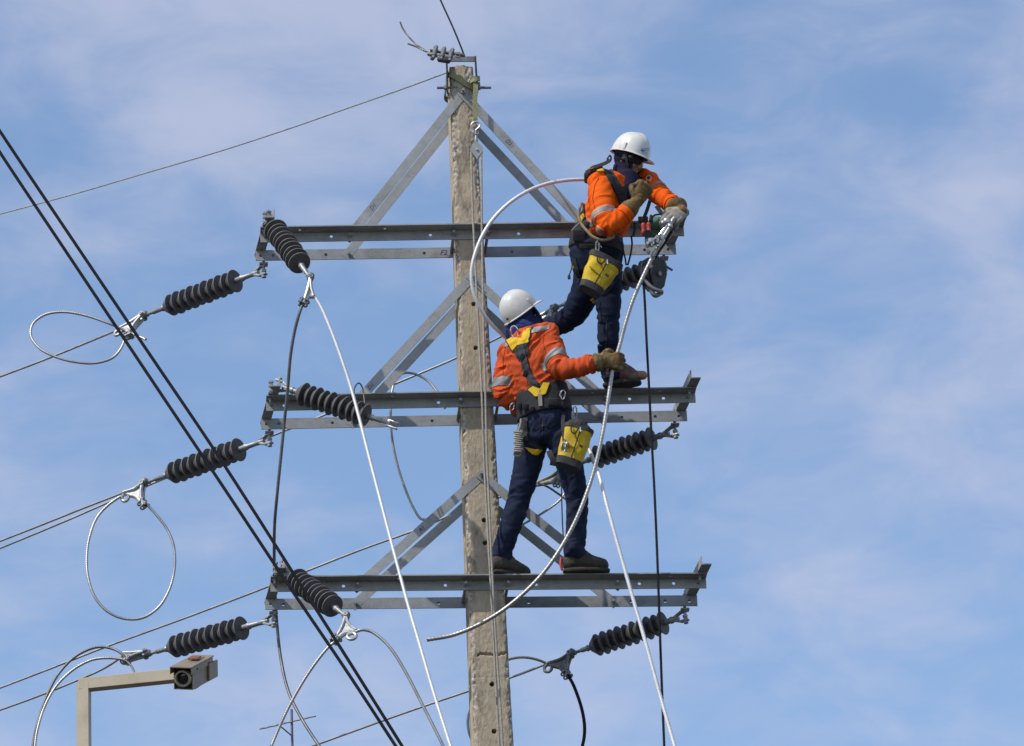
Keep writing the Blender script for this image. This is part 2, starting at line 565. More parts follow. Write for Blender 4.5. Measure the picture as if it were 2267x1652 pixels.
def pole_mesh():
    zs = [0.0, 4.0, 8.0, 10.4]
    z = 11.2
    while z < ZTOP:
        zs.append(z)
        z += 0.0055
    zs.append(ZTOP)
    holes = [(front_z(py), 0.004) for py, r in HOLES]
    zcrack = front_z(1449)
    zcrack2 = front_z(1500)
    nf, nsd, ch = 62, 26, 0.012
    prof = []                      # (u across -1..1, v depth -1..1, kind)
    for k in range(nf + 1):
        prof.append((-1 + 2 * k / nf, -1, 'f'))
    for k in range(1, nsd):
        prof.append((1, -1 + 2 * k / nsd, 'r'))
    for k in range(0, 9):
        prof.append((1 - 2 * k / 8, 1, 'b'))
    for k in range(1, nsd):
        prof.append((-1, 1 - 2 * k / nsd, 'l'))
    v, f = [], []
    CHIP.clear()
    m = len(prof)
    for z in zs:
        hw, hd = pole_w(z) / 2, pole_d(z) / 2
        topfade = 1.0 if z < ZTOP - 0.02 else 0.4
        for u, w, kd in prof:
            x, y = u * hw, w * hd
            # rounded corners
            ex, ey = hw - abs(x), hd - abs(y)
            if kd in 'fb' and ex < ch:
                y -= math.copysign((1 - ex / ch) ** 2 * ch * 0.45, y)
            if kd in 'lr' and ey < ch:
                x -= math.copysign((1 - ey / ch) ** 2 * ch * 0.45, x)
            chip = 0.0
            n1 = noise.noise(Vector((x * 6, y * 6, z * 2.0)))
            n2 = noise.noise(Vector((x * 45, y * 45, z * 40)))
            # front-left and front-right arrises are broken away in places
            if y < 0 or kd == 'f':
                e = (ex if kd == 'f' else 0) + (ey if kd in 'lr' else 0)
                wob = noise.noise(Vector((3.1 if x < 0 else 9.7, 0, z * 3.2))) * 0.5 + noise.noise(Vector((3.1 if x < 0 else 9.7, 4, z * 17))) * 0.5
                reach = 0.020 + 0.024 * wob + 0.010 * n2
                if z > ZTOP - 0.55:
                    reach += 0.030
                if e < reach:
                    k = (1 - e / max(reach, 1e-4))
                    chip = min(1.0, 0.25 + k * 1.3) * max(0.0, min(1.0, 0.55 + 1.6 * wob + 0.5 * n2))
                    amt = (0.0075 + 0.0075 * max(0, wob) + 0.006 * n2) * k ** 0.55
                    if kd == 'f':
                        y += amt
                        x -= math.copysign(amt * 0.4 * k, x)
                    else:
                        x -= math.copysign(amt * 0.8, x)
            # the casting groove down the left flank
            if kd == 'l' and abs(w + 0.05) < 0.55:
                x += 0.014 * min(1.0, (0.55 - abs(w + 0.05)) / 0.12)
            if kd == 'f':
                y += 0.0010 * n1 + 0.0010 * n2
                for hz, hs in holes:
                    if (x - hs) ** 2 + (z - hz) ** 2 < 0.0115 ** 2:
                        y += 0.06
                dz = abs(z - zcrack - 0.022 * noise.noise(Vector((x * 17, 2, 0))) - 0.008 * noise.noise(Vector((x * 70, 7, 0))))
                if dz < 0.009 and x > -0.07:
                    y += 0.020 * (1 - dz / 0.009)
                dz = abs(z - zcrack2 - 0.004 * noise.noise(Vector((x * 30, 5, 0))))
                if dz < 0.004:
                    y += 0.0014
            CHIP.append(chip)
            v.append(S(x, y, z + (0.012 * n2 - 0.006 * abs(u) if z > ZTOP - 0.004 else 0)))
    for i in range(len(zs) - 1):
        for k in range(m):
            k2 = (k + 1) % m
            f.append((i * m + k, i * m + k2, (i + 1) * m + k2, (i + 1) * m + k))
    f.append(tuple(range(m - 1, -1, -1)))
    c = len(v)
    v.append(S(0, 0, ZTOP + 0.006))
    CHIP.append(0.6)
    b = (len(zs) - 1) * m
    for k in range(m):
        f.append((b + k, b + (k + 1) % m, c))
    return v, f


shaft = obj('shaft', pole_mesh(), 'concrete', pole, angle=55)
at_ = shaft.data.attributes.new('chip', 'FLOAT', 'POINT')
at_.data.foreach_set('value', CHIP)
_m = MATS['concrete'].node_tree
_n, _l = _m.nodes, _m.links
_b = _n['Principled BSDF']
_a = _n.new('ShaderNodeAttribute')
_a.attribute_name = 'chip'
_x = _n.new('ShaderNodeMix')
_x.data_type = 'RGBA'
_t = _n.new('ShaderNodeTexNoise')
_t.inputs['Scale'].default_value = 55
_t.inputs['Detail'].default_value = 5
_g = _n.new('ShaderNodeNewGeometry')
_l.new(_g.outputs['Position'], _t.inputs['Vector'])
_r = _n.new('ShaderNodeValToRGB')
_r.color_ramp.elements[0].position, _r.color_ramp.elements[1].position = 0.42, 0.60
_r.color_ramp.elements[0].color = (0.20, 0.165, 0.135, 1)
_r.color_ramp.elements[1].color = (0.60, 0.55, 0.48, 1)
_l.new(_t.outputs['Fac'], _r.inputs['Fac'])
_l.new(_a.outputs['Fac'], _x.inputs['Factor'])
_l.new(_b.inputs['Base Color'].links[0].from_socket, _x.inputs['A'])
_l.new(_r.outputs['Color'], _x.inputs['B'])
_l.new(_x.outputs['Result'], _b.inputs['Base Color'])


# ------------------------------------------------------------------ crossarms
LEGV, LEGH, TH = 0.064, 0.084, 0.007
ARMLAB = ['topmost galvanised double crossarm bolted to the concrete pole beside the upper lineman',
          'middle galvanised double crossarm that the upper lineman stands on',
          'lowest galvanised double crossarm that the lower lineman stands on']
BRACE_TOP = [front_z(207), front_z(614), front_z(1054)]
BRACE_S = [0.685, 0.70, 0.715]


def angle_bar(a, b, face, side, w, wf, t):
    """L bar from a to b: a plate of width w whose normal is face, and a flange of width wf along -face at one edge"""
    M = frame(a, b, face)
    L = (Vector(b) - Vector(a)).length
    v1 = box(-t, 0, -w / 2, w / 2, 0, L)
    y0, y1 = (w / 2 - t, w / 2) if side > 0 else (-w / 2, -w / 2 + t)
    v2 = box(-wf, -t - 0.0006, y0, y1, 0.03, L - 0.03)
    return xform(join(v1, v2), M)


def bolt_vf(p, n, r=0.011, h=0.009, shank=0.022):
    n = Vector(n).normalized()
    p = Vector(p)
    return join(hexrod(p, p + n * h, r), cyl(p + n * h, p + n * (h + shank), r * 0.55, 10))


crossarms = []
for i in range(3):
    D = ARMD[i]
    M = AM(i)
    ca = thing('crossarm', ARMLAB[i], 'crossarm', A(i, 0, 0, 0), 'crossarms on the utility pole')
    crossarms.append(ca)
    hs = [-1.17, -1.10, -0.80, -0.24, 0.26, 0.83, 1.02, 1.155]
    # front beam: upright leg against the pole, top leg reaching towards the street
    up_holes = [circ(s, 0.030, 0.0095) for s in hs]
    Mv = M @ Matrix(((1, 0, 0, 0), (0, 0, 1, -D / 2 - TH), (0, 1, 0, 0), (0, 0, 0, 1)))
    leg1 = plate([(-HALF, 0), (HALF, 0), (HALF, LEGV - TH - 0.0005), (-HALF, LEGV - TH - 0.0005)], up_holes, TH, Mv)
    Mh = M @ Matrix.Translation((0, -D / 2 - LEGH, LEGV - TH))
    leg2 = plate([(-HALF, 0), (HALF, 0), (HALF, LEGH), (-HALF, LEGH)], [circ(s, 0.045, 0.0085) for s in (-0.98, -0.50, 0.62, 1.0)], TH, Mh)
    sh_ = M.to_3x3() @ Vector((1, 0, 0))
    obj('front_beam', xform(join(leg1, leg2), Matrix.Translation(sh_ * 0.008)), 'galvanised', ca, smooth=False)
    Mv = M @ Matrix(((1, 0, 0, 0), (0, 0, 1, D / 2), (0, 1, 0, 0), (0, 0, 0, 1)))
    leg1 = plate([(-HALF, 0), (HALF, 0), (HALF, LEGV - TH - 0.0005), (-HALF, LEGV - TH - 0.0005)], up_holes, TH, Mv)
    Mh = M @ Matrix.Translation((0, D / 2, LEGV - TH))
    leg2 = plate([(-HALF, 0), (HALF, 0), (HALF, LEGH), (-HALF, LEGH)], [], TH, Mh)
    obj('rear_beam', xform(join(leg1, leg2), Matrix.Translation(sh_ * -0.014)), 'galvanised', ca, smooth=False)
    # angle pieces across both ends, lying on the beams and reaching past the front one
    for sg in (-1, 1):
        s0, s1 = (HALF - 0.060, HALF - 0.003) if sg > 0 else (-HALF + 0.003, -HALF + 0.060)
        y0, y1 = -D / 2 - LEGH - 0.115, D / 2 + 0.075
        fl = box(s0, s1, y0, y1, LEGV + 0.0012, LEGV + 0.0075)
        si = s0 if sg > 0 else s1 - 0.006
        upf = box(si, si + 0.006, y0, y1, LEGV + 0.0080, LEGV + 0.050)
        ev, ef = join(fl, upf)
        ev = [Vector((q.x - 0.022 * q.y / D - 0.003, q.y, q.z)) for q in ev]
        obj('end_angle', xform((ev, ef), M), 'galvanised', ca, smooth=False)
        sm = (s0 + s1) / 2
        for yy in (-D / 2 - 0.05, D / 2 + 0.04):
            obj('bolt', bolt_vf(M @ Vector((sm, yy, LEGV - TH - 0.0004)), M.to_3x3() @ Vector((0, 0, -1)), 0.012, 0.010, 0.016), 'forged_steel', ca, angle=25)
    # through bolts that squeeze the two beams on the pole
    for sg in (-1, 1):
        s = sg * (pole_w(ARMZ[i]) / 2 + 0.016) - 0.004
        a, b = M @ Vector((s, -D / 2 - 0.045, 0.032)), M @ Vector((s, D / 2 + 0.03, 0.032))
        n = (a - b).normalized()
        obj('through_bolt', join(cyl(a, b, 0.0085, 12), hexrod(M @ Vector((s, -D / 2 - TH - 0.0004, 0.032)), M @ Vector((s, -D / 2 - TH - 0.014, 0.032)), 0.0145)), 'forged_steel', ca, angle=25)
    # braces
    zt = BRACE_TOP[i]
    dp = pole_d(zt) / 2
    for front in (True, False):
        for sg in (-1, 1):
            se = sg * BRACE_S[i]
            off = 0.0035 if sg < 0 else 0.0105
            if front:
                a = S(sg * -0.012, -dp - off, zt + 0.012)
                b = M @ Vector((se + sg * 0.022, -D / 2 + 0.0008 + TH, 0.012))
            else:
                a = S(sg * -0.012, dp + off + 0.006, zt + 0.012)
                b = M @ Vector((se + sg * 0.020, D / 2 - 0.0012, 0.010))
            face = (S(0, -1, 13) - S(0, 0, 13))
            lower_edge = sg
            obj('brace', angle_bar(a, b, face, -sg, 0.052, 0.046, 0.006), 'galvanised', ca, smooth=False)
            pb = (M @ Vector((se, -D / 2 - TH - 0.0005, 0.031))) if front else (M @ Vector((se, D / 2 - 0.0078, 0.031)))
            obj('bolt', bolt_vf(pb, face, 0.0125, 0.010, 0.022 if front else 0.004), 'forged_steel', ca, angle=25)
    pb = S(0, -dp - 0.017, zt)
    obj('bolt', bolt_vf(pb, S(0, -1, 13) - S(0, 0, 13), 0.014, 0.011, 0.028), 'forged_steel', ca, angle=25)


# pencil-thin marker notes that the erectors left on the steel
def ink(text, origin, xdir, ydir, size, parent, m='blue_ink'):
    cu = bpy.data.curves.new('marking', 'FONT')
    cu.body = text
    cu.size = size
    cu.shear = 0.25
    o = bpy.data.objects.new('marking', cu)
    COL.objects.link(o)
    bpy.context.view_layer.update()
    me = o.evaluated_get(bpy.context.evaluated_depsgraph_get()).to_mesh()
    x, y = Vector(xdir).normalized(), Vector(ydir).normalized()
    z = x.cross(y)
    vv = [Vector(origin) + x * q.co.x + y * q.co.y for q in me.vertices]
    ff = [tuple(p.vertices) for p in me.polygons]
    bpy.data.objects.remove(o)
    return obj('marking', (vv, ff), m, parent, smooth=False)


def brace_ink(i, sg, t, text, size=0.034, shift=0.0):
    zt = BRACE_TOP[i]
    dp = pole_d(zt) / 2
    D = ARMD[i]
    off = 0.0035 if sg < 0 else 0.0105
    a = S(sg * -0.012, -dp - off - 0.0012, zt + 0.012)
    b = AM(i) @ Vector((sg * (BRACE_S[i] + 0.022), -D / 2 - 0.0004, 0.012))
    face = S(0, -1, 13) - S(0, 0, 13)
    x = (b - a) if sg > 0 else (a - b)
    y = face.cross(x)
    if y.z < 0:
        y = -y
    ink(text, a.lerp(b, t) + face * 0.0016 - y.normalized() * 0.012, x, y, size, crossarms[i])


brace_ink(0, -1, 0.80, 'D1')
brace_ink(0, 1, 0.34, 'D1')
brace_ink(1, -1, 0.86, 'D1')
brace_ink(2, -1, 0.50, 'A1')
ink('F2', AM(0) @ Vector((-0.165, ARMD[0] / 2 - 0.0010, 0.018)), AM(0).to_3x3() @ Vector((1, 0, 0)), (0, 0, 1), 0.042, crossarms[0])

# ------------------------------------------------------------------ pole-top bracket
ht = thing('pole_top_bracket', 'steel U-shaped bracket with long threaded rod strapped over the pole head', 'bracket', S(0, 0, ZTOP - 0.12))
zr = front_z(193)
hw = pole_w(zr) / 2
for sg in (-1, 1):
    s = sg * (hw + 0.0145)
    v = [S(s - 0.004, -0.10, 0), ]
    a, b = S(s, -0.118, zr - 0.035), S(s - sg * 0.004, -0.118, ZTOP + 0.048)
    M = frame(a, b, S(1, 0, 0) - S(0, 0, 0))
    obj('side_bar', xform(box(-0.004, 0.004, -0.022, 0.022, 0, (b - a).length), M), 'dark_steel', ht, smooth=False)
a, b = S(-hw - 0.013, -0.118, ZTOP + 0.044), S(hw + 0.012, -0.118, ZTOP + 0.044)
M = frame(a, b, (0, 0, 1))
obj('top_bar', xform(box(-0.022, 0.010, -0.004, 0.004, 0, (b - a).length), M), 'galvanised_dull', ht, smooth=False)
a, b = S(-hw - 0.073, -0.105, zr), S(hw + 0.094, -0.105, zr)
obj('threaded_rod', join(cyl(a, b, 0.0078, 12)), 'galvanised_dull', ht, angle=30)
for sg in (-1, 1):
    s = sg * (hw + 0.019)
    obj('nut', hexrod(S(s, -0.105, zr), S(s + sg * 0.014, -0.105, zr), 0.0155), 'forged_steel', ht, angle=25)

# ------------------------------------------------------------------ insulators


def shed_vf(R, p):
    pr = [(R * 0.44, -0.66 * p), (R * 0.56, -0.46 * p), (R * 0.75, -0.16 * p), (R * 0.92, 0.09 * p), (R * 0.997, 0.20 * p), (R, 0.26 * p), (R * 0.985, 0.30 * p), (R * 0.93, 0.315 * p), (R * 0.60, 0.29 * p), (0.016, 0.34 * p)]
    return lathe(pr, 40)


SHEDS = {}


def shed_mesh(R, pitch):
    k = (R, pitch)
    if k not in SHEDS:
        v, f = shed_vf(R, pitch)
        me = bpy.data.meshes.new('shed')
        me.from_pydata(v, [], f)
        fix_normals(me)
        shade(me, 50)
        me.materials.append(MATS['silicone_rubber'])
        me.materials.append(MATS['pale_rim'])
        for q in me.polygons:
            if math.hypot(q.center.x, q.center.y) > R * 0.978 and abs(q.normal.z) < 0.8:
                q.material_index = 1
        SHEDS[k] = me
    return SHEDS[k]


def insulator(label, clevis, d0, d1, end, n=10, R=0.0675, fork_normal=(0, 0, 1), flip=False, big=True, metal='forged_steel', tongue=False, bolt_drop=0.035):
    """clevis: pin of the fork at the crossarm; d0, d1: middles of the first and last shed; end: middle of the socket"""
    clevis = clevis if isinstance(clevis, Vector) else P3(clevis)
    end = P3(end)
    ax = (end - clevis).normalized()
    L = (end - clevis).length
    # shed range measured along the axis by the raster
    def along(q):
        a, b = px_of(clevis), px_of(end)
        t = ((q[0] - a[0]) * (b[0] - a[0]) + (q[1] - a[1]) * (b[1] - a[1])) / ((b[0] - a[0]) ** 2 + (b[1] - a[1]) ** 2)
        return t * L
    s0, s1 = along(d0), along(d1)
    t = thing('insulator', label, 'insulator', clevis, 'polymer insulators on the crossarms')
    M = frame(clevis, end, fork_normal)
    core = lathe([(0, s0 - 0.03), (0.0165, s0 - 0.03), (0.0165, s1 + 0.03), (0, s1 + 0.03)], 20)
    obj('core', xform(core, M), 'silicone_rubber', t)
    pitch = (s1 - s0) / (n - 1)
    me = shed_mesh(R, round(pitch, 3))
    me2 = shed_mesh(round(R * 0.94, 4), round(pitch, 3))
    for k in range(n):
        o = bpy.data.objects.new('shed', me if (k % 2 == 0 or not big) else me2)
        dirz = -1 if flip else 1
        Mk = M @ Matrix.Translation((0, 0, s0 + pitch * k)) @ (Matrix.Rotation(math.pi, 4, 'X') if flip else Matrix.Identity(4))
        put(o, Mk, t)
    # crossarm end fitting: ferrule, neck, fork, pin
    neck = lathe([(0, 0.040), (0.0125, 0.040), (0.0150, s0 - 0.082), (0.0165, s0 - 0.079), (0.0200, s0 - 0.072), (0.0200, s0 - 0.060), (0.0165, s0 - 0.056), (0.0165, s0 - 0.012), (0, s0 - 0.012)], 18)
    obj('end_fitting', xform(neck, M), metal, t)
    fk = []
    for sg in (-1, 1):
        fk.append(box(sg * 0.027 - 0.0055, sg * 0.027 + 0.0055, -0.014, 0.014, -0.018, 0.030, 0.003))
        fk.append(xform(box(-0.006, 0.006, -0.012, 0.012, 0, 0.052, 0.003), frame((sg * 0.027, 0, 0.026), (sg * 0.006, 0, 0.075), (1, 0, 0))))
    fk.append(xform(lathe([(0, 0.060), (0.013, 0.062), (0.0155, 0.075), (0.0140, 0.10), (0, 0.10)], 14), Matrix.Identity(4)))
    obj('fork', xform(join(*fk), M), metal, t, angle=30)
    pin = join(cyl((-0.048, 0, 0), (0.048, 0, 0), 0.0080, 10), hexrod((-0.046, 0, 0), (-0.034, 0, 0), 0.0145), hexrod((0.034, 0, 0), (0.046, 0, 0), 0.0145))
    obj('pin', xform(pin, M), metal, t, angle=25)
    # line end
    neck = lathe([(0, s1 + 0.022), (0.0150, s1 + 0.022), (0.0150, s1 + 0.045), (0.0180, s1 + 0.049), (0.0180, s1 + 0.058), (0.0135, s1 + 0.064), (0.0140, L - 0.055), (0.0095, L - 0.045), (0.0095, L - 0.018), (0.0150, L - 0.012), (0.0150, L), (0, L)], 18)
    obj('end_fitting', xform(neck, M), metal, t)
    return t, M, L


def insulator_tongue(t, M, L):
    """open socket fork at the free end of an insulator"""
    parts = [box(sg * 0.016 - 0.004, sg * 0.016 + 0.004, -0.014, 0.014, L - 0.005, L + 0.055, 0.002) for sg in (-1, 1)]
    parts.append(box(-0.020, 0.020, -0.012, 0.012, L - 0.014, L + 0.004, 0.003))
    obj('socket', xform(join(*parts), M), 'cast_aluminium', t, angle=30)


RIGHT_IN = 0.082


def hang(i, sg):
    s_ = sg * (HALF - (0.032 if sg < 0 else RIGHT_IN))
    return AM(i) @ Vector((s_, ARMD[i] / 2 + 0.036, -0.044))


RY = 0.155                                 # depth of the rear beams' hardware
# strings that take the line off to the left, from the rear beams
DL = 0.46
insulator('polymer insulator reaching left from the topmost crossarm, above the open wire loop', hang(0, -1), (511.5, 609.7), (376, 673), (324, 697, RY + DL), 10, flip=True)
insulator('polymer insulator reaching left from the middle crossarm, crossed by the two black cables', hang(1, -1), (518.5, 979.4), (380.6, 1042), (328, 1067, RY + DL), 10, flip=True)
insulator('polymer insulator reaching left from the lowest crossarm, above the surveillance camera', hang(2, -1), (525, 1369.6), (383.8, 1426.4), (331, 1447.5, RY + DL), 10, flip=True)
# the same strings on the right half, passing behind the pole
insulator('polymer insulator mostly hidden behind the upper lineman and his yellow bag', hang(0, 1), (1420, 593), (1281, 657), (1232, 681, RY + DL), 10, flip=True)
insulator('polymer insulator under the right end of the middle crossarm, behind the hauling cable', hang(1, 1), (1435, 960.6), (1319, 1006), (1252, 1036, RY + DL), 9, flip=True)
insulator('polymer insulator under the right end of the lowest crossarm', hang(2, 1), (1459.5, 1366.6), (1318, 1423), (1270, 1446, RY + DL), 10, flip=True)
# slack strings that face the street, hung from the left ends
FYA = -0.315
F1 = insulator('polymer insulator hanging towards the street from the topmost crossarm left end', (591, 483, FYA), (610, 508.6), (662, 581), (684, 612, FYA - 0.47), 10)
F2 = insulator('polymer insulator lying slack along the middle crossarm, empty socket at its tip', (613, 853, FYA - 0.01), (668.5, 877), (806, 919), (862, 938, FYA - 0.20), 10)
F3 = insulator('polymer insulator hanging from the lowest crossarm left end, bright clamp below', (622, 1258, FYA), (654, 1288), (734, 1341), (763, 1362, FYA - 0.45), 10)
insulator_tongue(*F2)
# hanger bolts from which the forks are held
for k, (i, sgn, front) in enumerate([(0, -1, 1), (1, -1, 1), (2, -1, 1), (0, -1, 0), (1, -1, 0), (2, -1, 0), (0, 1, 0), (1, 1, 0), (2, 1, 0)]):
    M = AM(i)
    D = ARMD[i]
    s = sgn * (HALF - (0.032 if sgn < 0 else RIGHT_IN))
    if front:
        y, z0, z1 = -D / 2 - LEGH - 0.085, LEGV - 0.03, LEGV + 0.045
        vf = join(cyl((s, y, z0), (s, y, z1), 0.0085, 10), hexrod((s, y, z0 + 0.008), (s, y, z0 + 0.020), 0.0145), hexrod((s, y, LEGV + 0.009), (s, y, LEGV + 0.022), 0.0145), hexrod((s, y, z1 - 0.012), (s, y, z1), 0.0145))
    else:
        y, z0, z1 = D / 2 + 0.036, -0.062, LEGV + 0.02
        vf = join(cyl((s, y, z0), (s, y, z1), 0.0085, 10), hexrod((s, y, z0 + 0.008), (s, y, z0 + 0.022), 0.0145), box(s - 0.024, s + 0.024, y - 0.024, y + 0.024, -0.014, -0.005))
    obj('hanger_bolt', xform(vf, M), 'forged_steel', crossarms[i], angle=25)


# ------------------------------------------------------------------ strain clamps
def clamp(label, pin, tip, tail, face, ring=True, ubolts=2, m='cast_aluminium', w=0.030, eye=None):
    """pistol-shaped strain clamp: pin at the insulator, tip where the span leaves, tail where the jumper leaves"""
    pin, tip, tail = P3(pin), P3(tip), P3(tail)
    t = thing('strain_clamp', label, 'clamp', pin, 'strain clamps')
    n = (tip - pin).cross(tail - pin).normalized()
    knee = pin * 0.30 + tip * 0.30 + tail * 0.40
    # socket piece between the insulator ball and the clamp
    a = (pin - knee).normalized()
    sock = lathe([(0, -0.022), (0.017, -0.020), (0.0215, -0.008), (0.0215, 0.012), (0.016, 0.020), (0, 0.022)], 16)
    obj('socket_eye', xform(sock, frame(pin + a * 0.012, pin + a * 0.1)), 'galvanised_dull', t)
    # two cheeks
    for sg in (-1, 1):
        o = n * (sg * 0.016)
        c = [pin + o, (pin * 0.6 + tip * 0.4).lerp(knee, 0.25) + o * 0.9, tip.lerp(knee, 0.06) + o * 0.5]
        p1 = resample(catmull(c, 10), 0.010)
        c2 = [pin + o, (pin * 0.55 + tail * 0.45).lerp(knee, 0.35) + o * 0.9, tail.lerp(knee, 0.1) + o * 0.5]
        p2 = resample(catmull(c2, 10), 0.010)
        r1 = [0.0075] * len(p1)
        obj('cheek', join(sweep(p1, 0.0095, 8), sweep(p2, 0.0095, 8)), m, t)
    # trough that carries the conductor from tip to tail
    mid = knee.lerp((tip + tail) / 2, 0.30)
    tr = resample(catmull([tip, tip.lerp(mid, 0.55), mid, mid.lerp(tail, 0.5), tail], 10), 0.010)
    obj('trough', sweep(tr, 0.0135, 10, radii=[0.009 + 0.006 * math.sin(math.pi * k / (len(tr) - 1)) for k in range(len(tr))]), m, t)
    # web between the cheeks
    web = [pin.lerp(knee, 0.22), tip.lerp(knee, 0.20), mid, tail.lerp(knee, 0.20)]
    vv = [q + n * 0.011 for q in web] + [q - n * 0.011 for q in web]
    obj('web', (vv, [(0, 1, 2, 3), (7, 6, 5, 4), (0, 4, 5, 1), (1, 5, 6, 2), (2, 6, 7, 3), (3, 7, 4, 0)]), m, t, smooth=False)
    obj('pin', join(cyl(pin - n * 0.030, pin + n * 0.030, 0.008, 10), cyl(pin - n * 0.030, pin - n * 0.022, 0.014, 10), cyl(pin + n * 0.022, pin + n * 0.030, 0.014, 10)), 'forged_steel', t, angle=30)
    ld = (tail - mid).normalized()
    side = ld.cross(n).normalized()
    for k in range(ubolts):
        c = mid.lerp(tail, 0.52 + 0.36 * k)
        pts = [c + n * 0.017 - side * 0.030, c + n * 0.017 + side * 0.006] + [c + n * (0.017 * math.cos(q)) + side * (0.006 + 0.017 * math.sin(q)) for q in (0.5, 1.05, 1.57, 2.1, 2.64)] + [c - n * 0.017 + side * 0.006, c - n * 0.017 - side * 0.030]
        vf = sweep(resample(catmull(pts, 6), 0.006), 0.005, 8)
        vf = join(vf, *[hexrod(c + n * (sg * 0.017) - side * 0.018, c + n * (sg * 0.017) - side * 0.028, 0.0095) for sg in (-1, 1)])
        obj('u_bolt', vf, 'forged_steel', t, angle=30)
    keeper = frame(mid.lerp(tail, 0.44), mid.lerp(tail, 1.02), side)
    obj('keeper', xform(box(-0.021, -0.012, -0.024, 0.024, 0, (tail - mid).length * 0.58, 0.003), keeper), 'galvanised_dull', t, angle=30)
    if ring:
        rc = P3(eye) if eye else tip.lerp(mid, 0.28) + (mid - pin).normalized() * 0.024
        Mr = frame(rc, rc + n)
        obj('pulling_eye', xform(torus(0.023, 0.0095, 24, 8), Mr), m, t)
    return t


YL = RY + DL
clamp('shiny strain clamp at the open wire loop left of the topmost crossarm', (317, 700, YL), (262, 730, YL + 0.05), (284, 748, YL - 0.04), None)
clamp('strain clamp with eye above the big hanging wire loop', (318, 1071, YL), (273, 1091, YL + 0.06), (321, 1124, YL - 0.02), None)
clamp('strain clamp beside the surveillance camera holding several wires', (322, 1448, YL), (271, 1448, YL + 0.05), (274, 1466, YL - 0.03), None, ring=False, m='forged_steel')
clamp('strain clamp below the right end of the lowest crossarm, dark jumper hanging from it', (1263, 1449, YL), (1210, 1470, YL + 0.05), (1258, 1500, YL - 0.02), None, m='galvanised_dull')
clamp('strain clamp seen between the legs of the lower lineman', (1248, 1042, YL), (1178, 1076, YL + 0.06), (1240, 1072, YL - 0.02), None, m='galvanised', ring=False)
clamp('strain clamp just above the shoulder of the lower lineman', (1226, 685, YL), (1172, 712, YL + 0.05), (1220, 716, YL - 0.02), None, m='cast_aluminium', ring=False)
FB = FYA - 0.47
clamp('strain clamp between the dark jumper and the bright hauling cable', (687, 617, FB), (695, 658, FB - 0.03), (670, 676, FB - 0.05), None, ring=False)
clamp('bright cast strain clamp with round eye below the lowest crossarm', (766, 1367, FYA - 0.46), (790, 1398, FYA - 0.52), (737, 1424, FYA - 0.54), None, eye=(779, 1409, FYA - 0.54))


# ------------------------------------------------------------------ conductors, guys, ropes
def wire(name, label, cat, pts, r, m, lobes=7, pitch=0.10, tail=None, head=None, group=None, step=0.0125, depth=0.09):
    """pts: (px, py, depth); head/tail: world points that lead on out of the picture"""
    q = [P3(p) for p in pts]
    c = resample(catmull(q, 24), step if lobes else 0.03)
    vf = sweep(c, r, 10, lobes, pitch, depth=depth)
    for far, rev in ((head, True), (tail, False)):
        if far is not None:
            d = c[0] - c[6] if rev else c[-1] - c[-7]
            b = c[0] if rev else c[-1]
            far = [Vector(x) for x in far]
            ext = resample(catmull([b - d * 0.02, b + d.normalized() * 0.3] + far, 10), 0.35)
            vf = join(vf, sweep([b - d * 0.01] + ext[1:], r * 0.93, 10))
    o = obj(name, vf, m, angle=70)
    return tag(o, label, cat, group)


def beyond(pts, k=1.0, dz=0.0):
    """continue the last leg of pts in a straight line by k metres"""
    a, b = P3(pts[-2]), P3(pts[-1])
    return b + (b - a).normalized() * k + Vector((0, 0, dz))


def to_ground(p, dx=0.0, dy=0.0):
    q = P3(p)
    return [q + Vector((dx * 0.5, dy * 0.5, -q.z * 0.5)), Vector((q.x + dx, q.y + dy, 0.02))]


# line wires going off to the left
def span(label, pts, r=0.0074, m='weathered_conductor', k=26):
    wire('line_wire', label, 'wire', pts, r, m, tail=[beyond(pts, k * 0.5, 0.10), beyond(pts, k, 0.7)], group='line wires')


span('line wire leaving left from the strain clamp at the open loop', [(262, 730, YL + 0.05), (170, 768, YL + 0.26), (90, 800, YL + 0.42), (0, 834, YL + 0.62), (-80, 864, YL + 0.8)])
span('line wire leaving left from the clamp over the big hanging loop', [(273, 1091, YL + 0.06), (180, 1127, YL + 0.26), (90, 1163, YL + 0.45), (0, 1198, YL + 0.64), (-80, 1228, YL + 0.8)])
span('line wire passing under the big loop clamp, running behind the pole to the upper lineman', [(1172, 712, YL + 0.05), (1100, 750, YL + 0.2), (1003, 796, YL + 0.4), (875, 850, YL + 0.6), (720, 918, YL + 0.85), (600, 966, YL + 1.05), (420, 1037, YL + 1.4), (280, 1095, YL + 1.65), (140, 1156, YL + 1.9), (0, 1214, YL + 2.2), (-80, 1247, YL + 2.35)])
span('line wire crossing behind the pole from between the lower lineman legs', [(1178, 1076, YL + 0.06), (1115, 1098, YL + 0.2), (1017, 1132, YL + 0.4), (935, 1168, YL + 0.55), (800, 1217, YL + 0.8), (680, 1264, YL + 1.0), (580, 1304, YL + 1.2), (400, 1372, YL + 1.55), (230, 1434, YL + 1.9), (110, 1481, YL + 2.1), (0, 1523, YL + 2.3), (-80, 1552, YL + 2.45)])
span('line wire leaving left from the clamp beside the surveillance camera', [(271, 1454, YL + 0.05), (230, 1480, YL + 0.16), (160, 1511, YL + 0.3), (80, 1543, YL + 0.45), (0, 1572, YL + 0.62), (-80, 1600, YL + 0.78)])
span('line wire descending left across the bottom from the lowest right clamp', [(1210, 1470, YL + 0.05), (1140, 1497, YL + 0.2), (1038, 1530, YL + 0.4), (900, 1577, YL + 0.65), (780, 1620, YL + 0.9), (700, 1649, YL + 1.05), (640, 1670, YL + 1.2)])
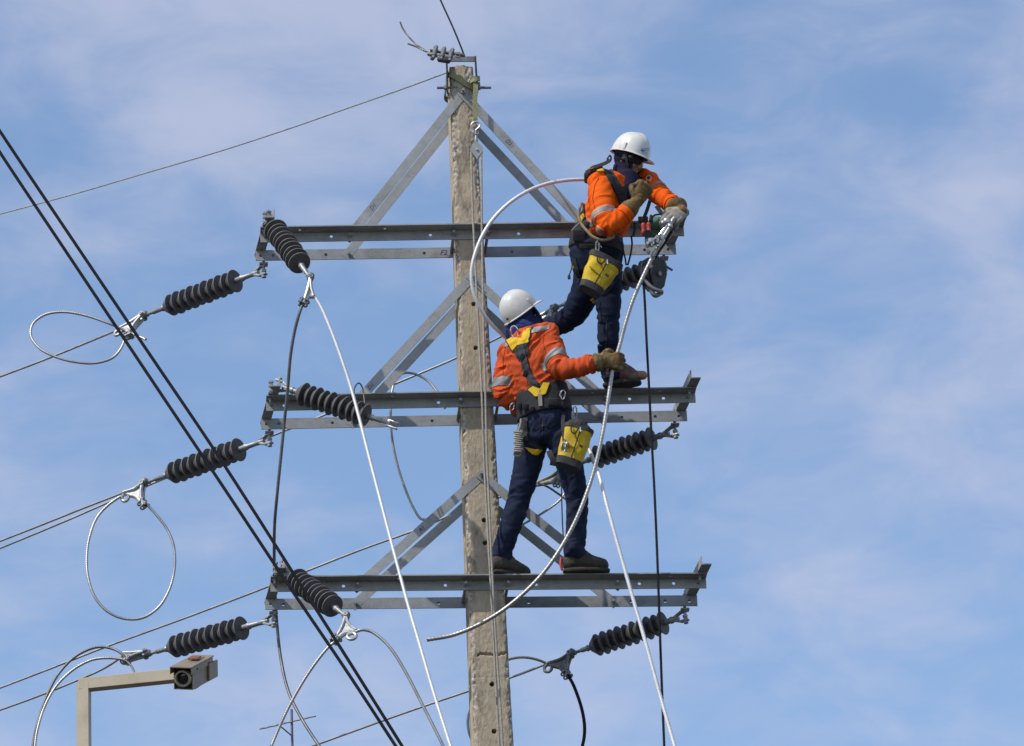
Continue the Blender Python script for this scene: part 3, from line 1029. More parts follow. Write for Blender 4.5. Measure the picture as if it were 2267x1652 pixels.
gp = [(992, 160, -0.12), (900, 194, 0.25), (780, 236, 0.9), (640, 285, 1.65), (480, 337, 2.5), (320, 384, 3.35), (160, 431, 4.2), (0, 474, 5.05), (-90, 497, 5.5)]
wire('guy_wire', 'thin pale shield wire sloping left from the pole head', 'wire', gp, 0.0052, 'guy_strand', tail=[beyond(gp, 12, 0.3), beyond(gp, 24, 1.2)])
tp = [(1028, 124, -0.20), (1020, 103, -0.30), (1004, 64, -0.55), (975, 0, -1.0), (950, -60, -1.45)]
wire('shield_wire', 'dark wire rising from the pole head to the top edge', 'wire', tp, 0.0055, 'dark_conductor', tail=[beyond(tp, 10, 0.2), beyond(tp, 24, 1.5)])

# clamp on the pole head and its two cut tails
pc = thing('parallel_clamp', 'bolted parallel-groove clamp with two cut wire ends on the pole head', 'clamp', P(995, 125, -0.20))
a, b = P(948, 114, -0.19), P(1030, 127, -0.22)
M = frame(a, b, (0, 0, 1))
L = (b - a).length
for dx in (-0.018, 0.010):
    obj('jaw', xform(box(dx - 0.007, dx + 0.007, -0.017, 0.017, 0.0 if dx < 0 else 0.01, L * (0.66 if dx < 0 else 0.98), 0.005), M), 'galvanised_dull', pc, angle=30)
for k in range(3):
    for yy in (-0.013, 0.013):
        z = L * (0.14 + 0.22 * k) + (0.012 if yy > 0 else 0)
        obj('bolt', xform(join(cyl((-0.038, yy, z), (0.040, yy, z), 0.0052, 8), hexrod((0.0175, yy, z), (0.033, yy, z), 0.0125), hexrod((-0.042, yy, z), (-0.026, yy, z), 0.0125), cyl((-0.024, yy, z), (0.016, yy, z), 0.0145, 10)), M), 'galvanised_dull', pc, angle=30)
obj('pulling_eye', xform(torus(0.016, 0.006, 20, 8), frame(P(1014, 122, -0.22), P(1014, 122, -0.22) + UP * 0.3 - fw * 0.5)), 'galvanised_dull', pc)
obj('saddle', xform(box(-0.050, -0.026, -0.020, 0.020, L * 0.30, L * 0.62, 0.006), M), 'dark_steel', pc, angle=30)
obj('wire_tail', sweep(resample(catmull([P3(q) for q in [(960, 118, -0.19), (940, 111, -0.16), (920, 97, -0.13), (900, 76, -0.10), (890, 60, -0.09), (886, 49, -0.09)]], 10), 0.0125), 0.0052, 8, 7, 0.1), 'dark_conductor', pc)
obj('wire_tail', sweep(resample(catmull([P3(q) for q in [(958, 120, -0.20), (938, 112, -0.19), (922, 104, -0.17), (903, 97, -0.16)]], 10), 0.0125), 0.0056, 8, 7, 0.1), 'dark_conductor', pc)

# open loops at the left strings
wire('jumper_loop', 'weathered wire loop open to the left of the topmost insulator', 'wire', [(323, 752, YL - 0.10), (300, 742, YL - 0.06), (280, 733, YL - 0.02), (240, 716, YL - 0.02), (190, 699, YL), (140, 691, YL + 0.02), (100, 697, YL + 0.03), (74, 716, YL + 0.02), (68, 742, YL), (86, 770, YL - 0.03), (122, 790, YL - 0.05), (168, 802, YL - 0.06), (212, 804, YL - 0.06), (250, 792, YL - 0.05), (270, 768, YL - 0.04), (278, 742, YL - 0.03)], 0.0082, 'weathered_conductor')
wire('jumper_loop', 'big round wire loop hanging below the middle left insulator', 'wire', [(267, 1099, YL + 0.05), (240, 1118, YL + 0.05), (215, 1146, YL + 0.04), (199, 1186, YL + 0.02), (192, 1232, YL), (195, 1278, YL - 0.03), (210, 1322, YL - 0.05), (238, 1354, YL - 0.06), (275, 1370, YL - 0.06), (313, 1369, YL - 0.06), (348, 1348, YL - 0.05), (373, 1310, YL - 0.04), (386, 1262, YL - 0.03), (385, 1212, YL - 0.03), (370, 1172, YL - 0.02), (346, 1140, YL - 0.02), (324, 1116, YL - 0.02)], 0.0085, 'weathered_conductor')
w = [(284, 1468, YL - 0.03), (272, 1450, YL - 0.03), (250, 1437, YL), (215, 1433, YL + 0.02), (170, 1452, YL + 0.02), (130, 1492, YL), (100, 1550, YL - 0.03), (80, 1612, YL - 0.06), (70, 1665, YL - 0.08)]
wire('jumper_wire', 'dark grey outer wire arching from the camera-side clamp to the bottom left', 'wire', w, 0.0082, 'dark_conductor', tail=to_ground(w[-1], -0.1))
w = [(272, 1460, YL - 0.04), (240, 1457, YL - 0.03), (205, 1461, YL - 0.02), (165, 1481, YL - 0.02), (128, 1515, YL - 0.03), (100, 1562, YL - 0.05), (82, 1620, YL - 0.08), (76, 1665, YL - 0.10)]
wire('jumper_wire', 'pale inner wire arching from the camera-side clamp to the bottom left', 'wire', w, 0.0082, 'weathered_conductor', tail=to_ground(w[-1], 0.1))
wire('wire_end', 'short cut wire end curling down behind the camera arm', 'wire', [(268, 1460, YL - 0.04), (279, 1463, YL - 0.04), (290, 1474, YL - 0.04), (297, 1488, YL - 0.04), (301, 1503, YL - 0.04)], 0.0066, 'weathered_conductor')

# jumpers and hauling cables on the street side
w = [(672, 670, FB - 0.05), (664, 690, FB - 0.05), (652, 735, FB - 0.02), (643, 790, FB + 0.02), (637, 860, FB + 0.08), (630, 930, FB + 0.14), (622, 1010, FB + 0.20), (614, 1090, FB + 0.26), (608, 1160, FB + 0.36), (607, 1230, FB + 0.52), (609, 1310, FB + 0.82), (613, 1380, FB + 0.95), (622, 1460, FB + 0.95), (640, 1535, FB + 0.85), (670, 1595, FB + 0.75), (712, 1660, FB + 0.6)]
wire('jumper_wire', 'long dark jumper hanging from the topmost front clamp past the left crossarm ends', 'wire', w, 0.0094, 'dark_conductor', tail=to_ground(w[-1], 0.6))
w = [(696, 656, FB - 0.03), (712, 683, FB - 0.04), (735, 737, FB - 0.06), (758, 800, FB - 0.08), (778, 862, FB - 0.10), (797, 932, FB - 0.14), (815, 1003, FB - 0.18), (835, 1080, FB - 0.22), (858, 1168, FB - 0.27), (880, 1252, FB - 0.32), (905, 1345, FB - 0.38), (932, 1437, FB - 0.44), (962, 1540, FB - 0.5), (1000, 1660, FB - 0.58)]
wire('hauling_cable', 'bright new aluminium cable hanging left of the pole from topmost clamp to ground', 'cable', w, 0.0096, 'new_conductor', tail=to_ground(w[-1], 1.0, -1.5))
FC = FYA - 0.53
w = [(784, 1401, FC), (800, 1395, FC), (820, 1398, FC), (842, 1412, FC - 0.01), (868, 1440, FC - 0.02), (900, 1492, FC - 0.03), (935, 1560, FC - 0.04), (968, 1625, FC - 0.05), (986, 1662, FC - 0.05)]
wire('jumper_wire', 'grey wire arching right from the bright eye clamp to the bottom edge', 'wire', w, 0.0090, 'weathered_conductor', tail=to_ground(w[-1], 0.5))
w = [(745, 1418, FC - 0.01), (728, 1432, FC - 0.01), (700, 1466, FC), (668, 1514, FC + 0.01), (636, 1572, FC + 0.02), (612, 1625, FC + 0.03), (597, 1662, FC + 0.03)]
wire('jumper_wire', 'grey wire bending left from the bright eye clamp to the bottom edge', 'wire', w, 0.0090, 'weathered_conductor', tail=to_ground(w[-1], -0.4))
# jumper behind the pole
wire('jumper_wire', 'grey jumper arching behind the middle crossarm left of the pole', 'wire', [(985, 905, RY + 0.18), (968, 868, RY + 0.20), (945, 842, RY + 0.22), (920, 829, RY + 0.22), (896, 826, RY + 0.20), (878, 838, RY + 0.18), (868, 868, RY + 0.16), (865, 915, RY + 0.15), (868, 970, RY + 0.15), (880, 1030, RY + 0.16), (898, 1085, RY + 0.18), (916, 1126, RY + 0.19), (932, 1149, RY + 0.19), (946, 1151, RY + 0.18)], 0.0078, 'weathered_conductor')
# right-hand clamp of the lowest arm
w = [(1208, 1468, YL + 0.05), (1190, 1461, YL + 0.03), (1165, 1456, YL), (1140, 1457, YL - 0.02), (1110, 1468, YL - 0.06), (1080, 1500, YL - 0.1), (1052, 1550, YL - 0.14), (1038, 1582, YL - 0.16), (1036, 1606, YL - 0.17), (1041, 1630, YL - 0.16), (1060, 1662, YL - 0.12)]
wire('jumper_wire', 'pale wire curving from the lowest right clamp round behind the pole', 'wire', w, 0.0084, 'weathered_conductor', tail=to_ground(w[-1], 0.3))
w = [(1254, 1492, YL - 0.02), (1264, 1506, YL - 0.02), (1276, 1533, YL - 0.03), (1288, 1570, YL - 0.04), (1294, 1605, YL - 0.05), (1293, 1635, YL - 0.06), (1286, 1664, YL - 0.07)]
wire('jumper_wire', 'black jumper hanging from the lowest right clamp to the bottom edge', 'wire', w, 0.0095, 'black_cable', lobes=0, tail=to_ground(w[-1], -0.2))
# behind the lower lineman's legs
wire('jumper_wire', 'grey wire curving up between the lower lineman legs', 'wire', [(1130, 1180, YL - 0.05), (1155, 1163, YL - 0.05), (1195, 1140, YL - 0.05), (1225, 1120, YL - 0.05), (1243, 1104, YL - 0.05), (1254, 1084, YL - 0.04), (1262, 1062, YL - 0.03)], 0.0070, 'weathered_conductor')
wire('jumper_wire', 'short dark wire slanting down right of the clamp between the legs', 'wire', [(1192, 1070, YL), (1212, 1078, YL - 0.01), (1235, 1093, YL - 0.02), (1258, 1110, YL - 0.03), (1280, 1128, YL - 0.04)], 0.0066, 'dark_conductor')
w = [(1243, 1046, 0.05), (1244, 1120, 0.04), (1247, 1190, 0.02), (1251, 1250, 0.01)]
wire('tag_line', 'thin straight line hanging between the lower lineman legs', 'rope', w, 0.0042, 'dark_conductor')

# the cable that the linemen are landing
wire('pulling_cable', 'grey cable from the upper lineman hands past the lower lineman grip to a free end', 'cable', [(1492, 482, -0.70), (1470, 525, -0.69), (1448, 563, -0.68), (1425, 610, -0.67), (1403, 660, -0.66), (1385, 715, -0.65), (1371, 768, -0.64), (1358, 810, -0.63), (1350, 860, -0.63), (1341, 920, -0.63), (1330, 980, -0.63), (1317, 1035, -0.62), (1298, 1095, -0.62), (1272, 1158, -0.61), (1240, 1216, -0.60), (1200, 1272, -0.58), (1155, 1318, -0.55), (1105, 1357, -0.52), (1050, 1388, -0.50), (1000, 1407, -0.48), (945, 1417, -0.47)], 0.0120, 'weathered_conductor', pitch=0.14, step=0.0175)
w = [(1385, 420, -0.20), (1340, 402, -0.24), (1293, 398, -0.28), (1250, 400, -0.32), (1205, 409, -0.36), (1160, 428, -0.40), (1118, 458, -0.43), (1083, 497, -0.44), (1059, 542, -0.44), (1045, 592, -0.43), (1046, 636, -0.41), (1062, 680, -0.38), (1088, 718, -0.33), (1122, 750, -0.26), (1165, 790, -0.18), (1215, 850, -0.16), (1262, 920, -0.22), (1295, 975, -0.34), (1310, 1010, -0.45), (1326, 1052, -0.55), (1346, 1128, -0.60), (1375, 1232, -0.62), (1405, 1338, -0.64), (1432, 1432, -0.66), (1462, 1542, -0.68), (1497, 1664, -0.72)]
wire('hauling_cable', 'bright new cable looping from upper lineman back round lower lineman to bottom right', 'cable', w, 0.0112, 'new_conductor', tail=to_ground(w[-1], 0.9, -1.0), pitch=0.14, step=0.0175)
w = [(1424, 622, -0.56), (1427, 660, -0.56), (1431, 745, -0.56), (1436, 840, -0.56), (1442, 960, -0.56), (1449, 1090, -0.56), (1455, 1230, -0.56), (1461, 1400, -0.56), (1466, 1540, -0.56), (1471, 1664, -0.56)]
wire('hand_line', 'black rope hanging straight down at the right from the snatch block', 'rope', w, 0.0078, 'black_cable', lobes=3, pitch=0.05, tail=to_ground(w[-1]))
# black service cables in the foreground
for lab, pts in (('upper of the two black service cables slanting across the left foreground', [(-120, 105, -6.4), (0, 291, -6.4), (160, 530, -6.4), (320, 768, -6.4), (480, 1005, -6.4), (640, 1255, -6.4), (770, 1460, -6.4), (892, 1655, -6.4), (960, 1765, -6.4)]),
                 ('lower of the two black service cables slanting across the left foreground', [(-120, 150, -6.45), (0, 338, -6.45), (160, 578, -6.45), (320, 818, -6.45), (480, 1057, -6.45), (640, 1298, -6.45), (770, 1490, -6.45), (878, 1655, -6.45), (950, 1765, -6.45)])):
    d0, d1 = P3(pts[0]), P3(pts[-1])
    u = (d0 - d1).normalized()
    wire('service_cable', lab, 'cable', pts, 0.0072, 'black_cable', lobes=0, head=[d0 + u * 6, d0 + u * 12 + Vector((0, 0, -0.4))], tail=[d1 - u * 6 + Vector((0, 0, 0.1)), d1 - u * 11 + Vector((0, 0, 0.3))], group='black service cables')
# little lashing on the middle insulator
wire('lashing', 'small twisted wire loop lashed round the middle front insulator', 'wire', [(795, 912, -0.62), (787, 885, -0.60), (784, 866, -0.55), (789, 852, -0.50), (796, 849, -0.46), (802, 858, -0.44), (806, 880, -0.44), (808, 905, -0.48)], 0.0045, 'dark_conductor', step=0.008, pitch=0.05)

# ------------------------------------------------------------------ sling, pulley and hand line on the pole
def crop(ox, oy, k):
    return lambda x, y: ((ox + x / k) * 0.6343, (oy + y / k) * 0.6343)


c1, c2 = crop(1350, 0, 3.933), crop(1500, 180, 3.754)
c3, c4, c5 = crop(1950, 420, 4.13), crop(1950, 720, 4.13), crop(1850, 1000, 4.129)
c6, c7, c8 = crop(1680, 980, 3.933), crop(1680, 1320, 3.933), crop(1650, 1600, 3.303)
ch = crop(2180, 680, 4.346)


def ribbon(pts, nrm, w, t):
    """flat strap along pts; nrm: outward direction at each point"""
    v, f = [], []
    n = len(pts)
    for i, p in enumerate(pts):
        tg = (pts[min(i + 1, n - 1)] - pts[max(i - 1, 0)]).normalized()
        o = nrm[i] if isinstance(nrm, list) else nrm
        o = (o - tg * o.dot(tg)).normalized()
        s = tg.cross(o)
        for a, b in ((-1, -1), (1, -1), (1, 1), (-1, 1)):
            v.append(p + s * (a * w / 2) + o * (b * t / 2))
    for i in range(n - 1):
        for k in range(4):
            f.append((i * 4 + k, i * 4 + (k + 1) % 4, (i + 1) * 4 + (k + 1) % 4, (i + 1) * 4 + k))
    f += [(3, 2, 1, 0), tuple((n - 1) * 4 + k for k in range(4))]
    return v, f


sling = thing('webbing_sling', 'olive webbing sling wrapped round the pole head, its end hanging down', 'sling', P(1015, 185, -0.14))
za, zb = front_z(166), front_z(196)
ring = []
for s, d, k in ((0.90, -1.04, 1.0), (0.45, -1.06, 0.80), (0.0, -1.06, 0.52), (-0.5, -1.06, 0.2), (-0.95, -1.07, 0.02), (-1.13, -0.9, 0.02), (-1.16, 0, 0.2), (-1.1, 1.0, 0.5), (0, 1.08, 0.75), (1.1, 1.0, 0.9), (1.16, 0, 1.0), (1.13, -0.9, 1.0), (0.90, -1.09, 1.0)):
    z = za + (zb - za) * k
    ring.append(S(s * pole_w(z) / 2, d * pole_d(z) / 2, z))
rp = resample(catmull(ring, 8), 0.012)
cen = [S(0, 0, p.z) for p in rp]
obj('loop', ribbon(rp, [(p - c).normalized() for p, c in zip(rp, cen)], 0.031, 0.007), 'olive_webbing', sling, angle=60)
hp = [P(1053, 186, -0.165), P(1053, 200, -0.17), P(1051.5, 225, -0.175), P(1051.5, 250, -0.178), P(1053, 266, -0.18)]
hp = resample(catmull(hp, 8), 0.012)
obj('hanging_end', ribbon(hp, Vector((0.25, -1, 0)), 0.026, 0.006), 'olive_webbing', sling, angle=60)
wr = [P(1052, 188, -0.155) + Vector((0.026 * math.cos(a), 0.018 * math.sin(a), 0.006 * a)) for a in [k * 0.45 for k in range(20)]]
obj('knot', ribbon(wr, [Vector((math.cos(k * 0.45), math.sin(k * 0.45), 0)) for k in range(20)], 0.030, 0.006), 'olive_webbing', sling, angle=60)

pul = thing('pulley_block', 'small grey steel pulley block with hook hanging on the sling in front of the pole', 'pulley', P(1053, 300, -0.18))
YP = -0.18
hk = [P(*c2(600, 1090), YP), P(*c2(600, 1040), YP), P(*c2(640, 1000), YP), P(*c2(662, 965), YP), P(*c2(640, 935), YP), P(*c2(600, 925), YP), P(*c2(560, 940), YP), P(*c2(540, 975), YP)]
hr = resample(catmull(hk, 10), 0.004)
obj('hook', sweep(hr, 0.006, 8, radii=[0.0062 - 0.003 * max(0, (k / len(hr) - 0.8) * 5) for k in range(len(hr))]), 'cast_aluminium', pul)
obj('shackle', xform(torus(0.012, 0.0048, 20, 8, sy=1.3), frame(P(*c2(602, 1060), YP), P(*c2(602, 1060), YP) + Vector((0.5, -1, 0)))), 'cast_aluminium', pul)
obj('swivel', xform(lathe([(0, 0), (0.009, 0), (0.012, 0.012), (0.008, 0.03), (0.006, 0.045), (0, 0.045)], 14), frame(P(*c2(608, 1200), YP), P(*c2(605, 1080), YP))), 'forged_steel', pul)
cc = P(*c2(615, 1300), YP)
ou = []
for k in range(28):
    a = 2 * math.pi * k / 28
    r = 0.036
    x, y = r * math.cos(a), r * math.sin(a)
    if y < -0.010:
        y -= 0.018 * ((-y - 0.010) / 0.020) ** 1.5
        x *= 1 - 0.62 * ((-y - 0.010) / 0.040)
    if y > 0.015:
        x *= 1 - 0.4 * ((y - 0.015) / 0.015)
        y += 0.010 * ((y - 0.015) / 0.015)
    ou.append((x, y))
bx = Vector((1, 0.06, 0)).normalized()
bz = Vector((0, 0, 1))
bn = bx.cross(bz)      # points away from the street
Mp = Matrix(((bx.x, bz.x, -bn.x, cc.x), (bx.y, bz.y, -bn.y, cc.y), (bx.z, bz.z, -bn.z, cc.z), (0, 0, 0, 1)))
for z in (0.011, -0.015):
    obj('side_plate', plate(ou, [], 0.004, Mp @ Matrix.Translation((0, 0, z))), 'galvanised', pul, smooth=False)
obj('sheave', xform(lathe([(0, -0.009), (0.027, -0.009), (0.022, -0.002), (0.022, 0.002), (0.027, 0.009), (0, 0.009)], 24), Mp), 'galvanised_dull', pul)
obj('axle', xform(lathe([(0, -0.022), (0.007, -0.022), (0.007, 0.021), (0.004, 0.024), (0, 0.024)], 12), Mp), 'cast_aluminium', pul)
for lab, w in (('left strand of the grey pulley rope running down the pole face', [(1043.5, 336, -0.185), (1045, 420, -0.20), (1049, 520, -0.22), (1055, 640, -0.25), (1062, 780, -0.27), (1067, 880, -0.29), (1071, 1000, -0.29), (1077, 1120, -0.29), (1084, 1250, -0.30), (1092, 1400, -0.31), (1100, 1550, -0.31), (1106, 1664, -0.31)]),
               ('right strand of the grey pulley rope running down the pole face', [(1065.5, 338, -0.185), (1066, 420, -0.21), (1067, 520, -0.24), (1069, 640, -0.27), (1072, 780, -0.29), (1075, 880, -0.31), (1078, 1000, -0.31), (1083, 1120, -0.31), (1089, 1250, -0.32), (1097, 1400, -0.33), (1107, 1550, -0.33), (1114, 1664, -0.33)])):
    wire('pulley_rope', lab, 'rope', w, 0.0068, 'grey_rope', lobes=3, pitch=0.045, step=0.008, tail=to_ground(w[-1]), group='strands of the pulley rope')


# ------------------------------------------------------------------ figures: surfaces
class Surf:
    def __init__(self, v, f):
        self.v, self.f = v, f
        self.bvh = BVHTree.FromPolygons(v, f)


def loft(st, seg=28, cap=0.5):
    """st: (centre, half width, half depth, lateral direction); rounded closed ends"""
    v, f, rings = [], [], []

    def ringat(c, a, b, lat, ax):
        l2 = (lat - ax * lat.dot(ax)).normalized()
        dp = ax.cross(l2)
        rings.append(range(len(v), len(v) + seg))
        for k in range(seg):
            t = 2 * math.pi * k / seg
            v.append(c + l2 * (a * math.cos(t)) + dp * (b * math.sin(t)))
    n = len(st)
    ax0 = (st[1][0] - st[0][0]).normalized()
    ax1 = (st[-1][0] - st[-2][0]).normalized()
    c, a, b, l = st[0]
    for k in (0.12, 0.5, 0.8):
        ringat(c - ax0 * (min(a, b) * cap * (1 - k)), a * math.sqrt(1 - (1 - k) ** 2), b * math.sqrt(1 - (1 - k) ** 2), l, ax0)
    for i, (c, a, b, l) in enumerate(st):
        ax = (st[min(i + 1, n - 1)][0] - st[max(i - 1, 0)][0]).normalized()
        ringat(c, a, b, l, ax)
    c, a, b, l = st[-1]
    for k in (0.8, 0.5, 0.12):
        ringat(c + ax1 * (min(a, b) * cap * (1 - k)), a * math.sqrt(1 - (1 - k) ** 2), b * math.sqrt(1 - (1 - k) ** 2), l, ax1)
    for r, q in zip(rings, rings[1:]):
        for k in range(seg):
            k2 = (k + 1) % seg
            f.append((r[k], r[k2], q[k2], q[k]))
    f.append(tuple(reversed(rings[0])))
    f.append(tuple(rings[-1]))
    return v, f


def dense(st, n=6):
    """smooth in-between stations"""
    P_ = [s[0] for s in st]
    c = catmull(P_, n)
    o = []
    for k, p in enumerate(c):
        t = k / n
        i = min(int(t), len(st) - 2)
        u = t - i
        u = u * u * (3 - 2 * u)
        a, b = st[i], st[i + 1]
        o.append((p, a[1] + (b[1] - a[1]) * u, a[2] + (b[2] - a[2]) * u, a[3].lerp(b[3], u)))
    return o


def limb(st, k=1.0, seg=20):
    """st: (point, radius)"""
    lat = Vector((0.3, -0.9, 0.2))
    return loft(dense([(p, r * k, r * k, lat) for p, r in st], 6), seg, 1.0)


def ball(c, rx, ry, rz, M=None):
    v, f = lathe([(0, -1)] + [(math.sin(math.pi * k / 10), -math.cos(math.pi * k / 10)) for k in range(1, 10)] + [(0, 1)], 18)
    v = [Vector((p.x * rx, p.y * ry, p.z * rz)) for p in v]
    if M is not None:
        v = [M @ (p + Vector(c)) for p in v]
    else:
        v = [p + Vector(c) for p in v]
    return v, f


def blend(prims, voxel=0.007, smooth=6, factor=0.5):
    """one continuous skin round overlapping shapes"""
    v, f = join(*prims)
    me = bpy.data.meshes.new('tmp')
    me.from_pydata(v, [], f)
    fix_normals(me)
    o = bpy.data.objects.new('tmp', me)
    COL.objects.link(o)
    m = o.modifiers.new('r', 'REMESH')
    m.mode = 'VOXEL'
    m.voxel_size = voxel
    m.adaptivity = 0
    s = o.modifiers.new('s', 'SMOOTH')
    s.iterations = smooth
    s.factor = factor
    bpy.context.view_layer.update()
    e = o.evaluated_get(bpy.context.evaluated_depsgraph_get())
    em = e.to_mesh()
    vv = [q.co.copy() for q in em.vertices]
    ff = [tuple(p.vertices) for p in em.polygons]
    e.to_mesh_clear()
    bpy.data.objects.remove(o)
    bpy.data.meshes.remove(me)
    return vv, ff


def vnormals(v, f):
    n = [Vector((0, 0, 0)) for _ in v]
    for q in f:
        a = (v[q[2]] - v[q[0]]).cross(v[q[-1]] - v[q[1]])
        for i in q:
            n[i] += a
    return [x.normalized() for x in n]


def crease(vf, segs, amp=0.006, seed=0.0, fa=34.0, fb=9.0, joints=()):
    """cloth folds: ridges that run round each limb, deeper near the joints"""
    v, f = vf
    nr = vnormals(v, f)
    o = []
    for p, n in zip(v, nr):
        best, ax = 1e9, None
        for a, b in segs:
            d = b - a
            t = max(0, min(1, (p - a).dot(d) / d.length_squared))
            q = (p - a - d * t).length
            if q < best:
                best, ax, base, tt = q, d.normalized(), a, t
        al = (p - base).dot(ax)
        pe = (p - base) - ax * al
        w = noise.noise(p * 9 + Vector((seed, 0, 0))) * 0.035
        q = Vector(((al + w + pe.x * 0.35 - pe.z * 0.2) * fa, pe.x * fb + seed, pe.z * fb + pe.y * fb))
        r = noise.noise(q)
        r2 = noise.noise(q * 2.1 + Vector((5, 2, seed)))
        fold = (1 - abs(r) * 2.2) * 0.75 + r2 * 0.45 - 0.3
        k = 0.55 + 0.45 * noise.noise(p * 7 + Vector((0, seed, 3)))
        for j, jr in joints:
            k += 1.1 * math.exp(-((p - j).length / jr) ** 2)
        o.append(p + n * (amp * fold * k))
    return o, f


def patch(surf, planes, off, name, m, parent, center=None, radius=None, sight=False, t=None):
    """piece of webbing, tape or badge cut out of a garment's surface and laid on it; planes: (point, normal) keep the side that the normal points to"""
    v, f = surf.v, surf.f
    # quick rejection so that the cut works on few faces
    keep = []
    for q in f:
        c = (v[q[0]] + v[q[2]]) * 0.5
        if radius and (c - center).length > radius:
            continue
        if all((c - pc).dot(pn) > -0.014 for pc, pn in planes):
            keep.append(q)
    if not keep:
        return None
    ids = sorted({i for q in keep for i in q})
    mp_ = {i: k for k, i in enumerate(ids)}
    bm = bmesh.new()
    bv = [bm.verts.new(v[i]) for i in ids]
    for q in keep:
        try:
            bm.faces.new([bv[mp_[i]] for i in q])
        except ValueError:
            pass
    bm.normal_update()
    for pc, pn in planes:
        bmesh.ops.bisect_plane(bm, geom=list(bm.verts) + list(bm.edges) + list(bm.faces), plane_co=pc, plane_no=-pn, clear_outer=True)
    if sight:
        bm.normal_update()
        dead = []
        for q in bm.faces:
            c = q.calc_center_median()
            vd = (CAM - c).normalized()
            if q.normal.dot(vd) < 0.02:
                dead.append(q)
                continue
            h = surf.bvh.ray_cast(c + vd * 0.012 + q.normal * 0.004, vd, 3.0)
            if h[0] is not None:
                dead.append(q)
        bmesh.ops.delete(bm, geom=dead, context='FACES')
        # one piece of cloth: keep the largest connected area
        left, isl = set(bm.faces), []
        while left:
            q = left.pop()
            st, grp = [q], [q]
            while st:
                q = st.pop()
                for e in q.edges:
                    for o in e.link_faces:
                        if o in left:
                            left.discard(o)
                            st.append(o)
                            grp.append(o)
            isl.append(grp)
        if len(isl) > 1:
            isl.sort(key=lambda g: -sum(q.calc_area() for q in g))
            bmesh.ops.delete(bm, geom=[q for g in isl[1:] for q in g], context='FACES')
    if not bm.faces:
        bm.free()
        return None
    bm.normal_update()
    nn = {q: q.normal.copy() for q in bm.verts}
    for q in bm.verts:
        q.co += nn[q] * off
    be = [e for e in bm.edges if len(e.link_faces) == 1]
    r = bmesh.ops.extrude_edge_only(bm, edges=be)
    src = {}
    for q in r['geom']:
        if isinstance(q, bmesh.types.BMVert):
            n = None
            for e in q.link_edges:
                o = e.other_vert(q)
                if o in nn and (o.co - q.co).length < 1e-6:
                    n = nn[o]
            if n is not None:
                q.co -= n * (off + 0.003)
    return bm_out(bm)


def px_planes(poly):
    """planes through the lens along the edges of a convex raster polygon"""
    w = [P(x, y, -0.5) for x, y in poly]
    c = sum(w, Vector()) / len(w)
    o = []
    for a, b in zip(w, w[1:] + w[:1]):
        n = (a - CAM).cross(b - CAM).normalized()
        if (c - CAM).dot(n) < 0:
            n = -n
        o.append((CAM, n))
    return o


def lay(surf, polys, name, m, parent, off=0.004):
    """convex outlines laid on the garment that faces the street"""
    got = [patch(surf, px_planes(p), off, name, m, parent, sight=True) for p in polys]
    got = [x for x in got if x]
    if got:
        return obj(name, join(*got), m, parent, angle=60)


def strap(surf, line, w, name, m, parent, off=0.005):
    polys = []
    for (x0, y0), (x1, y1) in zip(line, line[1:]):
        d = math.hypot(x1 - x0, y1 - y0)
        ux, uy = (x1 - x0) / d, (y1 - y0) / d
        nx, ny = -uy * w / 2, ux * w / 2
        e = w * 0.12
        polys.append([(x0 + nx - ux * e, y0 + ny - uy * e), (x1 + nx + ux * e, y1 + ny + uy * e), (x1 - nx + ux * e, y1 - ny + uy * e), (x0 - nx - ux * e, y0 - ny - uy * e)])
    return lay(surf, polys, name, m, parent, off)


def band(surf, c, axis, hw, radius, name, m, parent, off=0.003):
    a = axis.normalized()
    vf = patch(surf, [(c - a * hw, a), (c + a * hw, -a)], off, name, m, parent, center=c, radius=radius)
    if vf:
        return obj(name, vf, m, parent, angle=60)


# ------------------------------------------------------------------ figures: head gear
def head_matrix(c, fwd, upv=None):
    f = Vector(fwd).normalized()
    r = f.cross(Vector((0, 0, 1)) if upv is None else Vector(upv)).normalized()
    u = r.cross(f)
    return Matrix(((r.x, f.x, u.x, c.x), (r.y, f.y, u.y, c.y), (r.z, f.z, u.z, c.z), (0, 0, 0, 1)))


def head_prims(M, g=0.0):
    p = [ball((0, -0.008, 0.030), 0.074 + g, 0.095 + g, 0.088 + g, M), ball((0, 0.018, -0.030), 0.060 + g, 0.072 + g, 0.078 + g, M),
         ball((0, 0.045, -0.078), 0.034 + g, 0.034 + g, 0.030 + g, M), ball((0, -0.02, -0.085), 0.056 + g, 0.058 + g, 0.07 + g, M)]
    return p


def face_prims(M):
    T = lambda *q: M @ Vector(q)
    p = [limb([(T(0, 0.086, 0.012), 0.009), (T(0, 0.100, -0.012), 0.010), (T(0, 0.108, -0.026), 0.0135)]),
         ball((0, 0.079, 0.020), 0.052, 0.014, 0.010, M),                     # brow
         ball((0.030, 0.074, -0.022), 0.019, 0.016, 0.018, M), ball((-0.030, 0.074, -0.022), 0.019, 0.016, 0.018, M),
         ball((0, 0.082, -0.052), 0.021, 0.012, 0.006, M), ball((0, 0.080, -0.063), 0.018, 0.012, 0.006, M),   # lips
         ball((0, 0.070, -0.088), 0.020, 0.016, 0.016, M)]
    for sg in (-1, 1):
        p.append(ball((sg * 0.066, -0.006, -0.008), 0.007, 0.014, 0.024, M))   # ears
    return p


